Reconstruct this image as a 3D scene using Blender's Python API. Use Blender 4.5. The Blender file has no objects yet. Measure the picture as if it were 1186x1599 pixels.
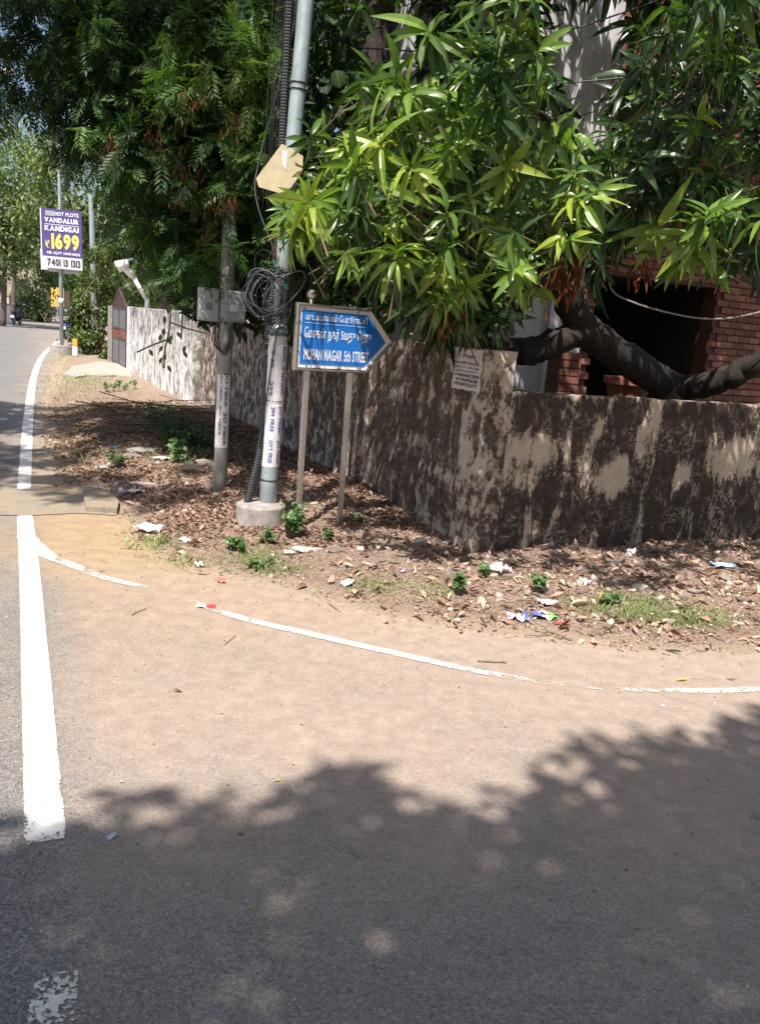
import bpy, bmesh, math, random
import numpy as np
from mathutils import Vector, Matrix
random.seed(7); RNG = np.random.default_rng(11)
C = bpy.context.scene.collection
SC = bpy.context.scene
PI = math.pi

# ------------------------------------------------------------------ camera
F_, W_, H_ = 1248., 1186., 1599.
EYE = 1.55
pch, rll = math.radians(12.9), math.radians(4.8)
fwd = np.array([0, math.cos(pch), -math.sin(pch)]); up0 = np.array([0, math.sin(pch), math.cos(pch)]); rt0 = np.array([1., 0, 0])
rt = rt0 * math.cos(rll) + up0 * math.sin(rll); up = up0 * math.cos(rll) - rt0 * math.sin(rll)
cam = bpy.data.cameras.new('camera'); cam_o = bpy.data.objects.new('camera', cam); C.objects.link(cam_o)
M = Matrix((( rt[0], up[0], -fwd[0], 0), (rt[1], up[1], -fwd[1], 0), (rt[2], up[2], -fwd[2], EYE), (0, 0, 0, 1)))
cam_o.matrix_world = M
cam.sensor_fit = 'VERTICAL'; cam.sensor_height = 24; cam.lens = 24 * F_ / H_
cam.clip_start = 0.05; cam.clip_end = 2000
SC.camera = cam_o

# ------------------------------------------------------------------ light
SUN_EL = math.radians(60)
sh = np.array([.33, .944]); sh /= np.linalg.norm(sh)          # direction shadows fall on the ground
SHL = 1 / math.tan(SUN_EL)
w = bpy.data.worlds.new('World'); SC.world = w; w.use_nodes = True
nt = w.node_tree; nt.nodes.clear()
sky = nt.nodes.new('ShaderNodeTexSky'); sky.sky_type = 'NISHITA'; sky.sun_disc = False
sky.sun_elevation = SUN_EL; sky.sun_rotation = math.atan2(-sh[0], -sh[1]); sky.dust_density = 2.5; sky.altitude = 0
bg = nt.nodes.new('ShaderNodeBackground'); bg.inputs['Strength'].default_value = 0.10
wo = nt.nodes.new('ShaderNodeOutputWorld'); nt.links.new(sky.outputs[0], bg.inputs[0]); nt.links.new(bg.outputs[0], wo.inputs[0])
sl = bpy.data.lights.new('sun', 'SUN'); sl.energy = 5.0; sl.angle = math.radians(.55); sl.color = (1, .95, .88)
so = bpy.data.objects.new('sun', sl); C.objects.link(so)
sdir = Vector((sh[0] * math.cos(SUN_EL), sh[1] * math.cos(SUN_EL), -math.sin(SUN_EL)))
so.rotation_euler = sdir.to_track_quat('-Z', 'Y').to_euler()
SC.view_settings.view_transform = 'Standard'; SC.view_settings.look = 'None'
SC.view_settings.exposure = 0.72; SC.view_settings.gamma = 1.0; SC.view_settings.use_curve_mapping = False
SC.render.engine = 'CYCLES'
SC.cycles.max_bounces = 6; SC.cycles.transparent_max_bounces = 8; SC.cycles.use_denoising = True

# ------------------------------------------------------------------ measuring helpers (real positions from the survey of the photo)
def ray(x, y): return fwd + rt * ((x - W_ / 2) / F_) - up * ((y - H_ / 2) / F_)
EYEP = np.array([0, 0, EYE])
def G(x, y, z=0.):
    d = ray(x, y); return EYEP + d * ((z - EYE) / d[2])
def D(x, y, dist):
    d = ray(x, y); return EYEP + d * (dist / d[1])
def onplane(x, y, p, n):
    d = ray(x, y); n = np.array([n[0], n[1], 0.]); p = np.array([p[0], p[1], 0.])
    return EYEP + d * (((p - EYEP) @ n) / (d @ n))

# ------------------------------------------------------------------ noise
def _h(i, j, s): 
    v = np.sin(i * 127.1 + j * 311.7 + s * 74.7) * 43758.5453; return v - np.floor(v)
def vn(x, y, s=0):
    x = np.asarray(x, float); y = np.asarray(y, float); i = np.floor(x); j = np.floor(y); f = x - i; g = y - j
    f = f * f * (3 - 2 * f); g = g * g * (3 - 2 * g)
    return (_h(i, j, s) * (1 - f) + _h(i + 1, j, s) * f) * (1 - g) + (_h(i, j + 1, s) * (1 - f) + _h(i + 1, j + 1, s) * f) * g
def fbm(x, y, s=0, o=4):
    r = 0; a = .5
    for k in range(o): r = r + a * vn(x * 2 ** k, y * 2 ** k, s + k); a *= .5
    return r
def sstep(a, b, x): t = np.clip((x - a) / (b - a), 0, 1); return t * t * (3 - 2 * t)
def sdist(pts, X, Y):
    """unsigned distance to polyline"""
    best = np.full(np.shape(X), 1e9)
    for (ax, ay), (bx, by) in zip(pts[:-1], pts[1:]):
        dx, dy = bx - ax, by - ay; L = dx * dx + dy * dy + 1e-12
        t = np.clip(((X - ax) * dx + (Y - ay) * dy) / L, 0, 1)
        best = np.minimum(best, np.hypot(X - ax - t * dx, Y - ay - t * dy))
    return best
def inside(poly, X, Y):
    ins = np.zeros(np.shape(X), bool); n = len(poly)
    for k in range(n):
        ax, ay = poly[k]; bx, by = poly[(k + 1) % n]
        if ay == by: continue
        c = ((ay > Y) != (by > Y)) & (X < (bx - ax) * (Y - ay) / (by - ay) + ax); ins ^= c
    return ins

# ------------------------------------------------------------------ object helpers
def tag(o, label=None, cat=None, group=None, kind=None):
    if label: o['label'] = label
    if cat: o['category'] = cat
    if group: o['group'] = group
    if kind: o['kind'] = kind
    return o
def empty(name, loc=(0, 0, 0), label=None, cat=None, group=None, rz=0):
    o = bpy.data.objects.new(name, None); o.empty_display_size = .1; o.location = loc; o.rotation_euler = (0, 0, rz); C.objects.link(o)
    return tag(o, label, cat, group)
def link(name, me, mat=None, parent=None, kind=None):
    if mat is not None and len(me.materials) == 0: me.materials.append(mat)
    o = bpy.data.objects.new(name, me); C.objects.link(o)
    if parent: o.parent = parent
    if kind: o['kind'] = kind
    return o
def mk(name, V, Fc, mat, parent=None, smooth=False, kind=None, attrs=None, world=True):
    """vertices are given in world space when the parent is at rest and world is True"""
    me = bpy.data.meshes.new(name)
    V = np.asarray(V, float)
    if parent is not None and world:
        R = Matrix.LocRotScale(parent.location, parent.rotation_euler, None)
        if parent.parent is not None:
            pp = parent.parent; R = Matrix.LocRotScale(pp.location, pp.rotation_euler, None) @ R
        Ri = np.array(R.inverted()); V = V @ Ri[:3, :3].T + Ri[:3, 3]
    me.from_pydata([tuple(v) for v in V], [], [tuple(int(i) for i in f) for f in Fc]); 
    if smooth: me.polygons.foreach_set('use_smooth', [True] * len(me.polygons))
    if attrs:
        for k, a in attrs.items():
            at = me.attributes.new(k, 'FLOAT', 'POINT'); at.data.foreach_set('value', np.asarray(a, np.float32))
    me.update()
    return link(name, me, mat, parent, kind)
def fastmesh(name, V, Fa, mat, parent=None, kind=None, smooth=False, attrs=None):
    """V (n,3), Fa (m,k) same-size faces"""
    me = bpy.data.meshes.new(name); V = np.asarray(V, np.float32); Fa = np.asarray(Fa, np.int32); m, k = Fa.shape
    if parent is not None: V = V - np.array(parent.location, np.float32)
    me.vertices.add(len(V)); me.vertices.foreach_set('co', V.ravel())
    me.loops.add(m * k); me.loops.foreach_set('vertex_index', Fa.ravel())
    me.polygons.add(m); me.polygons.foreach_set('loop_start', np.arange(0, m * k, k, dtype=np.int32))
    me.polygons.foreach_set('loop_total', np.full(m, k, np.int32))
    if smooth: me.polygons.foreach_set('use_smooth', np.ones(m, bool))
    me.update(calc_edges=True)
    if attrs:
        for q, a in attrs.items():
            at = me.attributes.new(q, 'FLOAT', 'POINT'); at.data.foreach_set('value', np.asarray(a, np.float32))
    return link(name, me, mat, parent, kind)

class MB:
    def __init__(s): s.V = []; s.F = []
    def add(s, V, Fc):
        n = len(s.V); s.V += [tuple(v) for v in V]; s.F += [tuple(i + n for i in f) for f in Fc]; return s
    def box(s, c, d, ax=None, bev=0.):
        """c centre, d full sizes along axes ax (three unit vectors)"""
        ax = ax if ax is not None else ((1, 0, 0), (0, 1, 0), (0, 0, 1)); ax = [np.array(a, float) for a in ax]; c = np.array(c, float)
        if bev <= 0:
            V = [c + ax[0] * d[0] / 2 * i + ax[1] * d[1] / 2 * j + ax[2] * d[2] / 2 * k for i in (-1, 1) for j in (-1, 1) for k in (-1, 1)]
            return s.add(V, [(0, 1, 3, 2), (4, 6, 7, 5), (0, 4, 5, 1), (2, 3, 7, 6), (0, 2, 6, 4), (1, 5, 7, 3)])
        bm = bmesh.new(); bmesh.ops.create_cube(bm, size=1)
        for v in bm.verts: v.co = Vector((v.co.x * d[0], v.co.y * d[1], v.co.z * d[2]))
        bmesh.ops.bevel(bm, geom=bm.edges[:], offset=bev, segments=2, affect='EDGES', profile=.6)
        bm.verts.index_update(); V = [c + ax[0] * v.co.x + ax[1] * v.co.y + ax[2] * v.co.z for v in bm.verts]
        Fc = [[v.index for v in f.verts] for f in bm.faces]; bm.free(); return s.add(V, Fc)
    def tube(s, P, R, n=8, cap=True):
        P = [np.array(p, float) for p in P]
        if np.isscalar(R): R = [R] * len(P)
        V = []; Fc = []; prev = None
        for i, p in enumerate(P):
            t = P[min(i + 1, len(P) - 1)] - P[max(i - 1, 0)]; t = t / (np.linalg.norm(t) + 1e-9)
            if prev is None:
                a = np.array([0, 0, 1.]) if abs(t[2]) < .9 else np.array([1., 0, 0]); u = np.cross(t, a)
            else: u = prev - t * (prev @ t)
            u /= np.linalg.norm(u) + 1e-9; prev = u; v = np.cross(t, u)
            for k in range(n):
                an = 2 * PI * k / n; V.append(p + R[i] * (u * math.cos(an) + v * math.sin(an)))
        for i in range(len(P) - 1):
            for k in range(n):
                a = i * n + k; b = i * n + (k + 1) % n; Fc.append((a, b, b + n, a + n))
        if cap: Fc.append(tuple(range(n))[::-1]); Fc.append(tuple(range((len(P) - 1) * n, len(P) * n)))
        return s.add(V, Fc)
    def lathe(s, c, prof, n=20, axis=2):
        V = []; Fc = []; c = np.array(c, float)
        for r, z in prof:
            for k in range(n): V.append(c + np.array([r * math.cos(2 * PI * k / n), r * math.sin(2 * PI * k / n), z]))
        for i in range(len(prof) - 1):
            for k in range(n):
                a = i * n + k; b = i * n + (k + 1) % n; Fc.append((a, b, b + n, a + n))
        Fc.append(tuple(range(n))[::-1]); Fc.append(tuple(range((len(prof) - 1) * n, len(prof) * n)))
        return s.add(V, Fc)
    def prism(s, poly, o, ux, uy, th, off=0.):
        """polygon in the plane (ux,uy) at o, thickness th backwards along -(ux x uy)"""
        o = np.array(o, float); ux = np.array(ux, float); uy = np.array(uy, float); nn = np.cross(ux, uy); n = len(poly)
        V = [o + ux * a + uy * b + nn * off for a, b in poly] + [o + ux * a + uy * b + nn * (off - th) for a, b in poly]
        return s.add(V, [tuple(range(n)), tuple(range(n, 2 * n))[::-1]] + [((k + 1) % n, k, k + n, (k + 1) % n + n) for k in range(n)])
    def build(s, name, mat, parent=None, smooth=False, kind=None):
        return mk(name, s.V, s.F, mat, parent, smooth, kind)

def curve_pts(P, n=8):
    """Catmull-Rom through points"""
    P = [np.array(p, float) for p in P]; Q = [2 * P[0] - P[1]] + P + [2 * P[-1] - P[-2]]; out = []
    for i in range(1, len(Q) - 2):
        for k in range(n):
            t = k / n; a, b, c, d = Q[i - 1], Q[i], Q[i + 1], Q[i + 2]
            out.append(.5 * ((2 * b) + (c - a) * t + (2 * a - 5 * b + 4 * c - d) * t * t + (3 * b - a - 3 * c + d) * t ** 3))
    out.append(P[-1]); return out
def lerpn(a, n): 
    return list(np.interp(np.linspace(0, 1, n), np.linspace(0, 1, len(a)), a))

# ------------------------------------------------------------------ materials
def newmat(name):
    m = bpy.data.materials.new(name); m.use_nodes = True; nt = m.node_tree
    return m, nt, nt.nodes['Principled BSDF']
def N(nt, t, **kw):
    n = nt.nodes.new(t)
    for k, v in kw.items():
        if k in n.inputs: n.inputs[k].default_value = v
        else: setattr(n, k, v)
    return n
def L(nt, a, b): nt.links.new(a, b)
def rgb(c): return (c[0], c[1], c[2], 1)
def noise(nt, vec, scale, detail=4, rough=.6, dist=0.):
    n = N(nt, 'ShaderNodeTexNoise'); n.inputs['Scale'].default_value = scale; n.inputs['Detail'].default_value = detail
    n.inputs['Roughness'].default_value = rough; n.inputs['Distortion'].default_value = dist
    L(nt, vec, n.inputs['Vector']); return n.outputs['Fac']
def ramp(nt, fac, stops):
    r = N(nt, 'ShaderNodeValToRGB'); e = r.color_ramp.elements
    while len(e) < len(stops): e.new(.5)
    for q, (p, c) in zip(e, stops): q.position = p; q.color = rgb(c) if not np.isscalar(c) else (c, c, c, 1)
    L(nt, fac, r.inputs[0]); return r.outputs[0]
def mix(nt, f, a, b, mode='MIX'):
    m = N(nt, 'ShaderNodeMix'); m.data_type = 'RGBA'; m.blend_type = mode
    for v, i in ((f, 0), (a, 6), (b, 7)):
        if isinstance(v, (int, float)): m.inputs[i].default_value = v
        elif isinstance(v, tuple): m.inputs[i].default_value = rgb(v)
        else: L(nt, v, m.inputs[i])
    return m.outputs[2]
def mth(nt, op, a, b=0., c=0.):
    m = N(nt, 'ShaderNodeMath'); m.operation = op
    for i, v in enumerate((a, b, c)):
        if isinstance(v, (int, float)): m.inputs[i].default_value = v
        else: L(nt, v, m.inputs[i])
    return m.outputs[0]
def mrange(nt, v, a, b, c=0., d=1.):
    m = N(nt, 'ShaderNodeMapRange'); m.interpolation_type = 'SMOOTHSTEP'; L(nt, v, m.inputs[0])
    for i, x in enumerate((a, b, c, d)): m.inputs[i + 1].default_value = x
    return m.outputs[0]
def mapping(nt, vec, sc):
    m = N(nt, 'ShaderNodeMapping'); m.inputs['Scale'].default_value = sc; L(nt, vec, m.inputs[0]); return m.outputs[0]
def pos(nt): return N(nt, 'ShaderNodeNewGeometry').outputs['Position']
def oco(nt): return N(nt, 'ShaderNodeTexCoord').outputs['Object']
def attr(nt, a): n = N(nt, 'ShaderNodeAttribute'); n.attribute_name = a; return n.outputs['Fac']
def bump(nt, bs, h, s, d=.01):
    b = N(nt, 'ShaderNodeBump'); b.inputs['Strength'].default_value = s; b.inputs['Distance'].default_value = d
    L(nt, h, b.inputs['Height']); L(nt, b.outputs[0], bs.inputs['Normal'])
def plain(name, c, rough=.6, metal=0., var=.25, sc=20, bmp=.15):
    m, nt, b = newmat(name); p = oco(nt); f = noise(nt, p, sc, 5)
    dk = tuple(x * (1 - var) for x in c); lt = tuple(min(1, x * (1 + var)) for x in c)
    L(nt, ramp(nt, f, [(.3, dk), (.7, lt)]), b.inputs['Base Color']); b.inputs['Roughness'].default_value = rough
    b.inputs['Metallic'].default_value = metal
    L(nt, mrange(nt, noise(nt, p, sc * 2.3, 3), .2, .8, max(.05, rough - .12), min(1, rough + .15)), b.inputs['Roughness'])
    if bmp: bump(nt, b, noise(nt, p, sc * 4, 3), bmp, .004)
    return m

def asphalt_color(nt, p):
    a = N(nt, 'ShaderNodeTexVoronoi'); a.inputs['Scale'].default_value = 165; L(nt, p, a.inputs['Vector'])
    cellc = N(nt, 'ShaderNodeSeparateColor'); L(nt, a.outputs['Color'], cellc.inputs[0])
    agg = ramp(nt, cellc.outputs[0], [(0, (.05, .048, .046)), (.45, (.13, .129, .128)), (.9, (.25, .248, .245)), (1, (.40, .395, .385))])
    fine = noise(nt, p, 240, 2)
    crk = N(nt, 'ShaderNodeTexVoronoi'); crk.feature = 'DISTANCE_TO_EDGE'; crk.inputs['Scale'].default_value = 1.1; wv = N(nt, 'ShaderNodeTexNoise'); wv.inputs['Scale'].default_value = 6; wv.inputs['Detail'].default_value = 5; L(nt, p, wv.inputs['Vector'])
    vv = N(nt, 'ShaderNodeVectorMath'); vv.operation = 'MULTIPLY_ADD'; L(nt, wv.outputs['Color'], vv.inputs[0]); vv.inputs[1].default_value = (.35, .35, .35); L(nt, p, vv.inputs[2]); L(nt, vv.outputs[0], crk.inputs['Vector'])
    ck = mth(nt, 'MULTIPLY', mrange(nt, crk.outputs['Distance'], .0015, .006, .8, 0), mrange(nt, noise(nt, p, .8, 2), .52, .6))
    agg = mix(nt, ck, agg, (.03, .028, .026))
    agg = mix(nt, .35, agg, ramp(nt, fine, [(.35, (.05, .048, .047)), (.7, (.32, .31, .295))]))
    return agg, a
mat_road, nt, b = newmat('asphalt'); p = pos(nt)
agg, vor = asphalt_color(nt, p)
dust_shade = attr(nt, 'dust_shade'); gold = attr(nt, 'gold')
big = noise(nt, p, 1.3, 4, .6); med = noise(nt, p, 11, 4, .7); fin = noise(nt, p, 60, 3, .7)
dcol = mix(nt, gold, ramp(nt, med, [(.3, (.30, .222, .172)), (.7, (.43, .325, .257))]), ramp(nt, med, [(.3, (.30, .20, .11)), (.7, (.44, .31, .185))]))
cov = mth(nt, 'ADD', dust_shade, mth(nt, 'MULTIPLY', mth(nt, 'SUBTRACT', big, .5), .8))
cov = mth(nt, 'ADD', cov, mth(nt, 'MULTIPLY', mth(nt, 'SUBTRACT', fin, .5), .9))
cov = mth(nt, 'ADD', cov, mth(nt, 'MULTIPLY', mth(nt, 'SUBTRACT', vor.outputs['Distance'], .35), .35))
covc = mrange(nt, cov, .05, 1.0, 0, .86)
col = mix(nt, covc, agg, dcol)
pit = mrange(nt, noise(nt, p, 120, 3, .7), .60, .70, 0, .62)
col = mix(nt, pit, col, (.04, .036, .033))
spk = mrange(nt, noise(nt, p, 95, 1), .73, .78, 0, .7); col = mix(nt, spk, col, (.5, .44, .34))
L(nt, col, b.inputs['Base Color']); b.inputs['Roughness'].default_value = .88
bump(nt, b, mth(nt, 'ADD', vor.outputs['Distance'], mth(nt, 'MULTIPLY', fin, .6)), .4, .004)

mat_paint, nt, b = newmat('road_paint'); p = pos(nt)
wear = attr(nt, 'wear')
v = mth(nt, 'ADD', mth(nt, 'MULTIPLY', noise(nt, p, 70, 3, .7), .7), mth(nt, 'MULTIPLY', noise(nt, p, 9, 3, .6), .5))
gone = mrange(nt, mth(nt, 'SUBTRACT', mth(nt, 'ADD', v, wear), 1.0), -.03, .03)
L(nt, mix(nt, mrange(nt, mth(nt, 'ADD', wear, mth(nt, 'MULTIPLY', mth(nt, 'SUBTRACT', noise(nt, p, 22, 5, .7), .5), 1.1)), .12, .75, 0, .75), ramp(nt, noise(nt, p, 18, 4), [(.3, (.66, .64, .6)), (.7, (.80, .79, .76))]), (.42, .33, .26)), b.inputs['Base Color']); b.inputs['Roughness'].default_value = .75
bump(nt, b, noise(nt, p, 160, 2), .4, .003)
tr = N(nt, 'ShaderNodeBsdfTransparent'); ms = N(nt, 'ShaderNodeMixShader'); L(nt, gone, ms.inputs[0]); L(nt, b.outputs[0], ms.inputs[1]); L(nt, tr.outputs[0], ms.inputs[2])
L(nt, ms.outputs[0], nt.nodes['Material Output'].inputs[0])

mat_soil, nt, b = newmat('verge_soil'); p = pos(nt)
c1 = ramp(nt, noise(nt, p, 3, 6, .65), [(.3, (.20, .125, .095)), (.55, (.32, .22, .17)), (.75, (.48, .37, .29))])
c2 = ramp(nt, noise(nt, p, 45, 5, .75), [(.3, (.07, .045, .034)), (.5, (.26, .175, .13)), (.72, (.55, .44, .35))])
sand = attr(nt, 'sand')
col = mix(nt, .6, c1, c2); col = mix(nt, mrange(nt, mth(nt, 'ADD', sand, mth(nt, 'MULTIPLY', mth(nt, 'SUBTRACT', noise(nt, p, 30, 4, .7), .5), .8)), .2, .9), col, ramp(nt, noise(nt, p, 90, 3), [(.3, (.26, .19, .13)), (.7, (.44, .34, .25))]))
L(nt, col, b.inputs['Base Color']); b.inputs['Roughness'].default_value = .95
bump(nt, b, noise(nt, p, 55, 5, .75), .9, .02)

mat_ground, nt, b = newmat('far_ground'); p = pos(nt)
L(nt, ramp(nt, noise(nt, p, .5, 6, .6), [(.3, (.17, .12, .08)), (.5, (.26, .2, .14)), (.7, (.13, .13, .06))]), b.inputs['Base Color']); b.inputs['Roughness'].default_value = .95

mat_conc = plain('concrete', (.30, .27, .245), .85, 0, .3, 14, .5)
mat_slab, nt, b = newmat('dusty_slab'); p = pos(nt)
L(nt, mix(nt, mrange(nt, noise(nt, p, 7, 5, .7), .35, .6), ramp(nt, noise(nt, p, 60, 4), [(.3, (.16, .14, .12)), (.7, (.3, .27, .23))]), (.30, .235, .155)), b.inputs['Base Color']); b.inputs['Roughness'].default_value = .9
bump(nt, b, noise(nt, p, 80, 4), .4, .006)

def wallmat(name, clean, clean2, mold, mold2, scx, scz, lo, hi, squig=.5, fine=28):
    m, nt, b = newmat(name); p = oco(nt)
    st = noise(nt, mapping(nt, p, (scx, scx, scz)), 1, 7, .68, .4)
    fi = noise(nt, p, fine, 5, .75)
    cl = attr(nt, 'clean')
    st = mth(nt, 'ADD', mth(nt, 'MULTIPLY', mth(nt, 'SUBTRACT', st, .5), 1.7), .5)
    v = mth(nt, 'ADD', mth(nt, 'MULTIPLY', st, .62), mth(nt, 'MULTIPLY', fi, .38))
    v = mth(nt, 'ADD', v, mth(nt, 'MULTIPLY', cl, .42))
    k = mrange(nt, v, lo, hi)
    mc = ramp(nt, noise(nt, p, 16, 5, .7), [(.3, mold), (.7, mold2)])
    cc = ramp(nt, noise(nt, p, 5, 6, .65), [(.3, clean2), (.65, clean)])
    cc = mix(nt, mrange(nt, noise(nt, p, 65, 4, .7), .52, .68, 0, .55), cc, mc)
    sq = noise(nt, p, 13, 5, .6, 1.2); ln = mth(nt, 'ABSOLUTE', mth(nt, 'SUBTRACT', sq, .5))
    ln = mrange(nt, ln, .004, .018, squig, 0); ln = mth(nt, 'MULTIPLY', ln, mrange(nt, noise(nt, p, 4, 2), .45, .62))
    col = mix(nt, k, mc, cc); col = mix(nt, ln, col, clean)
    L(nt, col, b.inputs['Base Color']); b.inputs['Roughness'].default_value = .9
    bump(nt, b, mth(nt, 'ADD', mth(nt, 'MULTIPLY', fi, .6), mth(nt, 'MULTIPLY', k, .4)), .6, .008)
    return m
mat_wallR = wallmat('stained_wall_plaster', (.60, .48, .36), (.44, .345, .255), (.022, .015, .011), (.075, .05, .035), 6.5, 1.7, .50, .63, .8)
mat_wallL = wallmat('mottled_wall_plaster', (.58, .48, .39), (.40, .315, .25), (.032, .022, .017), (.13, .09, .066), 8, 5.2, .47, .60, .7, 24)
mat_wallF = wallmat('limewashed_wall_plaster', (.80, .78, .76), (.60, .58, .57), (.09, .082, .078), (.24, .22, .205), 5, 3.2, .42, .64, .1, 14)

def leafmat(name, stops, rough=.38, trans=.35, spec=.5, tcol=(1.3, 1.5, .35)):
    m, nt, b = newmat(name); t = attr(nt, 'tint'); mid = attr(nt, 'mid'); p = pos(nt)
    t2 = mth(nt, 'ADD', t, mth(nt, 'MULTIPLY', mth(nt, 'SUBTRACT', noise(nt, p, 9, 3), .5), .25))
    c = ramp(nt, t2, stops)
    c = mix(nt, mrange(nt, mid, 0, .14, .55, 0), c, mix(nt, .5, c, (.42, .5, .16)))
    L(nt, c, b.inputs['Base Color']); b.inputs['Roughness'].default_value = rough
    b.inputs['Specular IOR Level'].default_value = spec
    tl = N(nt, 'ShaderNodeBsdfTranslucent'); L(nt, mix(nt, 1., c, tcol, 'MULTIPLY'), tl.inputs[0])
    ms = N(nt, 'ShaderNodeMixShader'); ms.inputs[0].default_value = trans
    L(nt, b.outputs[0], ms.inputs[1]); L(nt, tl.outputs[0], ms.inputs[2]); L(nt, ms.outputs[0], nt.nodes['Material Output'].inputs[0])
    return m
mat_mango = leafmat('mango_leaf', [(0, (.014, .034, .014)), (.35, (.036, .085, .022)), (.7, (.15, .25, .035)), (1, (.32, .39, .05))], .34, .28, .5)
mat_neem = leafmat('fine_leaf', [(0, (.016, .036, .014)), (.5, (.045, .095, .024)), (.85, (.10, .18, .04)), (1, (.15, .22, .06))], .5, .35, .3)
mat_far = leafmat('far_leaf', [(0, (.03, .055, .02)), (.5, (.075, .12, .035)), (1, (.19, .24, .07))], .5, .35)
mat_dry = leafmat('dry_leaf', [(0, (.12, .06, .042)), (.3, (.26, .15, .105)), (.6, (.46, .32, .24)), (1, (.68, .56, .44))], .7, .15, .3, (1.2, 1, .7))
mat_red = leafmat('withered_leaf', [(0, (.07, .022, .01)), (1, (.26, .085, .03))], .7, .3, .3, (1.4, .9, .5))
mat_weed = leafmat('weed_leaf', [(0, (.03, .07, .025)), (.5, (.075, .16, .05)), (1, (.17, .28, .10))], .5, .3)
mat_limb = plain('shaded_limb_bark', (.024, .018, .015), .95, 0, .5, 14, .9)  # near-black bark with the crown's shade put into its colour
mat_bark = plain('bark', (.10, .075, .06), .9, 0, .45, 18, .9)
mat_darkbark = plain('dark_bark', (.055, .042, .035), .9, 0, .45, 18, .9)
mat_twig = plain('twig', (.16, .12, .08), .85, 0, .4, 30, .3)
mat_steel = plain('stainless_steel', (.52, .48, .45), .26, .9, .05, 5, .01)
mat_galv = plain('galvanised_pole', (.36, .42, .44), .42, .35, .16, 9, .1)
mat_black = plain('black_cable', (.022, .022, .026), .42, 0, .3, 40, .1)
mat_cable = plain('grey_cable', (.06, .06, .075), .4, 0, .3, 40, .1)
mat_paper = plain('white_paper', (.66, .64, .66), .8, 0, .12, 25, .2)
mat_ink = plain('dark_ink', (.05, .045, .07), .8, 0, .2, 60, 0)
mat_purple_ink = plain('violet_ink', (.10, .07, .30), .8, 0, .25, 60, 0)
mat_green = plain('green_tape', (.03, .28, .18), .5, 0, .2, 30, 0)
mat_white = plain('white_paint', (.76, .75, .73), .5, 0, .08, 10, .1)

# ------------------------------------------------------------------ terrain
Ld = np.array([-.44, .898]); Rd = np.array([.91, .414])
CN = G(728, 875)[:2]                                    # corner of the compound wall
edge_px = [(1186, 1022), (1080, 1024), (1000, 1018), (900, 1006), (800, 994), (700, 983), (600, 965), (500, 940), (420, 916), (330, 895), (262, 868), (205, 842), (186, 806), (150, 772), (95, 760), (80, 742), (78, 722), (67, 700), (66, 688), (74, 676), (68, 655), (62, 630), (70, 600), (76, 580), (84, 562), (95, 548)]
edge = [(60, 30), (25, 14.6), (12, 8.6), (5, 5.45)] + [tuple(G(a, b_)[:2]) for a, b_ in edge_px] + [(-12.0, 30), (-13.3, 34), (-15.3, 42), (-19.6, 58), (-25.5, 80), (-36, 115)]
vpoly = edge + [(-36, 300), (60, 300)]
left_edge = [(-1.5, -14), (-4.6, -8), (-9.2, 3.3), (-12.8, 11), (-16.4, 19), (-19, 27), (-20.6, 34), (-22.4, 43), (-26.5, 59), (-32.5, 81), (-43, 117)]
lpoly = left_edge + [(-80, 117), (-80, -14)]
wall_line = [tuple(CN), tuple(CN + Ld * 18)]
def hv(X, Y):
    X = np.asarray(X, float); Y = np.asarray(Y, float)
    d = sdist(edge, X, Y); ins = inside(vpoly, X, Y); sd = np.where(ins, d, -d) + (fbm(X * 5, Y * 5, 3) - .47) * .16
    z = -.05 + .062 * sstep(-.12, .10, sd) + .05 * sstep(.1, .9, sd) * 1.
    amp = sstep(0, .5, sd)
    z = z + amp * ((fbm(X * 1.7, Y * 1.7, 5) - .47) * .09 + (fbm(X * 9, Y * 9, 9) - .47) * .035)
    for (mx, my, sx, h) in ((-2.1, 8.3, 1.0, .10), (-3.3, 10.6, 1.2, .12), (-.55, 7.0, .6, .07), (-2.9, 11.8, .9, .08), (.1, 6.2, .5, .03), (2.6, 6.0, .6, .03)):
        z = z + h * np.exp(-((X - mx) ** 2 + (Y - my) ** 2) / (2 * sx * sx)) * sstep(.1, .8, sd)
    return z
def grid_coords(segs):
    out = []
    for a, b_, s in segs: out += list(np.arange(a, b_, s))
    out.append(segs[-1][1]); return np.array(out)
gx = grid_coords([(-60, -22, 1.5), (-22, -9, .4), (-9, -4.5, .09), (-4.5, 4.2, .045), (4.2, 9, .3), (9, 60, 3)])
gy = grid_coords([(2.6, 3.5, .3), (3.5, 9.5, .045), (9.5, 14.5, .09), (14.5, 32, .4), (32, 120, 2), (120, 300, 20)])
X, Y = np.meshgrid(gx, gy)
Z = hv(X, Y)
def gridfaces(nx, ny, off=0):
    i = np.arange(ny - 1)[:, None] * nx + np.arange(nx - 1)[None]; i = i.ravel() + off
    return np.stack([i, i + 1, i + nx + 1, i + nx], 1)
d = sdist(edge, X, Y); ins = inside(vpoly, X, Y); sd = np.where(ins, d, -d)
fc = gridfaces(len(gx), len(gy)); keep = (sd.ravel()[fc].max(1) > -.45)
sandv = np.clip(1 - sd / .35, 0, 1) + .5 * sstep(13, 16, Y)
ver = fastmesh('verge', np.stack([X.ravel(), Y.ravel(), Z.ravel()], 1), fc[keep], mat_soil, kind='structure', smooth=True, attrs={'sand': sandv.ravel()})
def GH(px, py):
    z = 0.
    for k in range(6):
        g = G(px, py, z); z = max(0, float(hv(g[0], g[1])))
    return np.array([g[0], g[1], z])
def hz(x, y): return max(0., float(hv(x, y)))

mk('ground', [(-500, -500, -.08), (500, -500, -.08), (500, 500, -.08), (-500, 500, -.08)], [(0, 1, 2, 3)], mat_ground, kind='structure')
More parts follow.
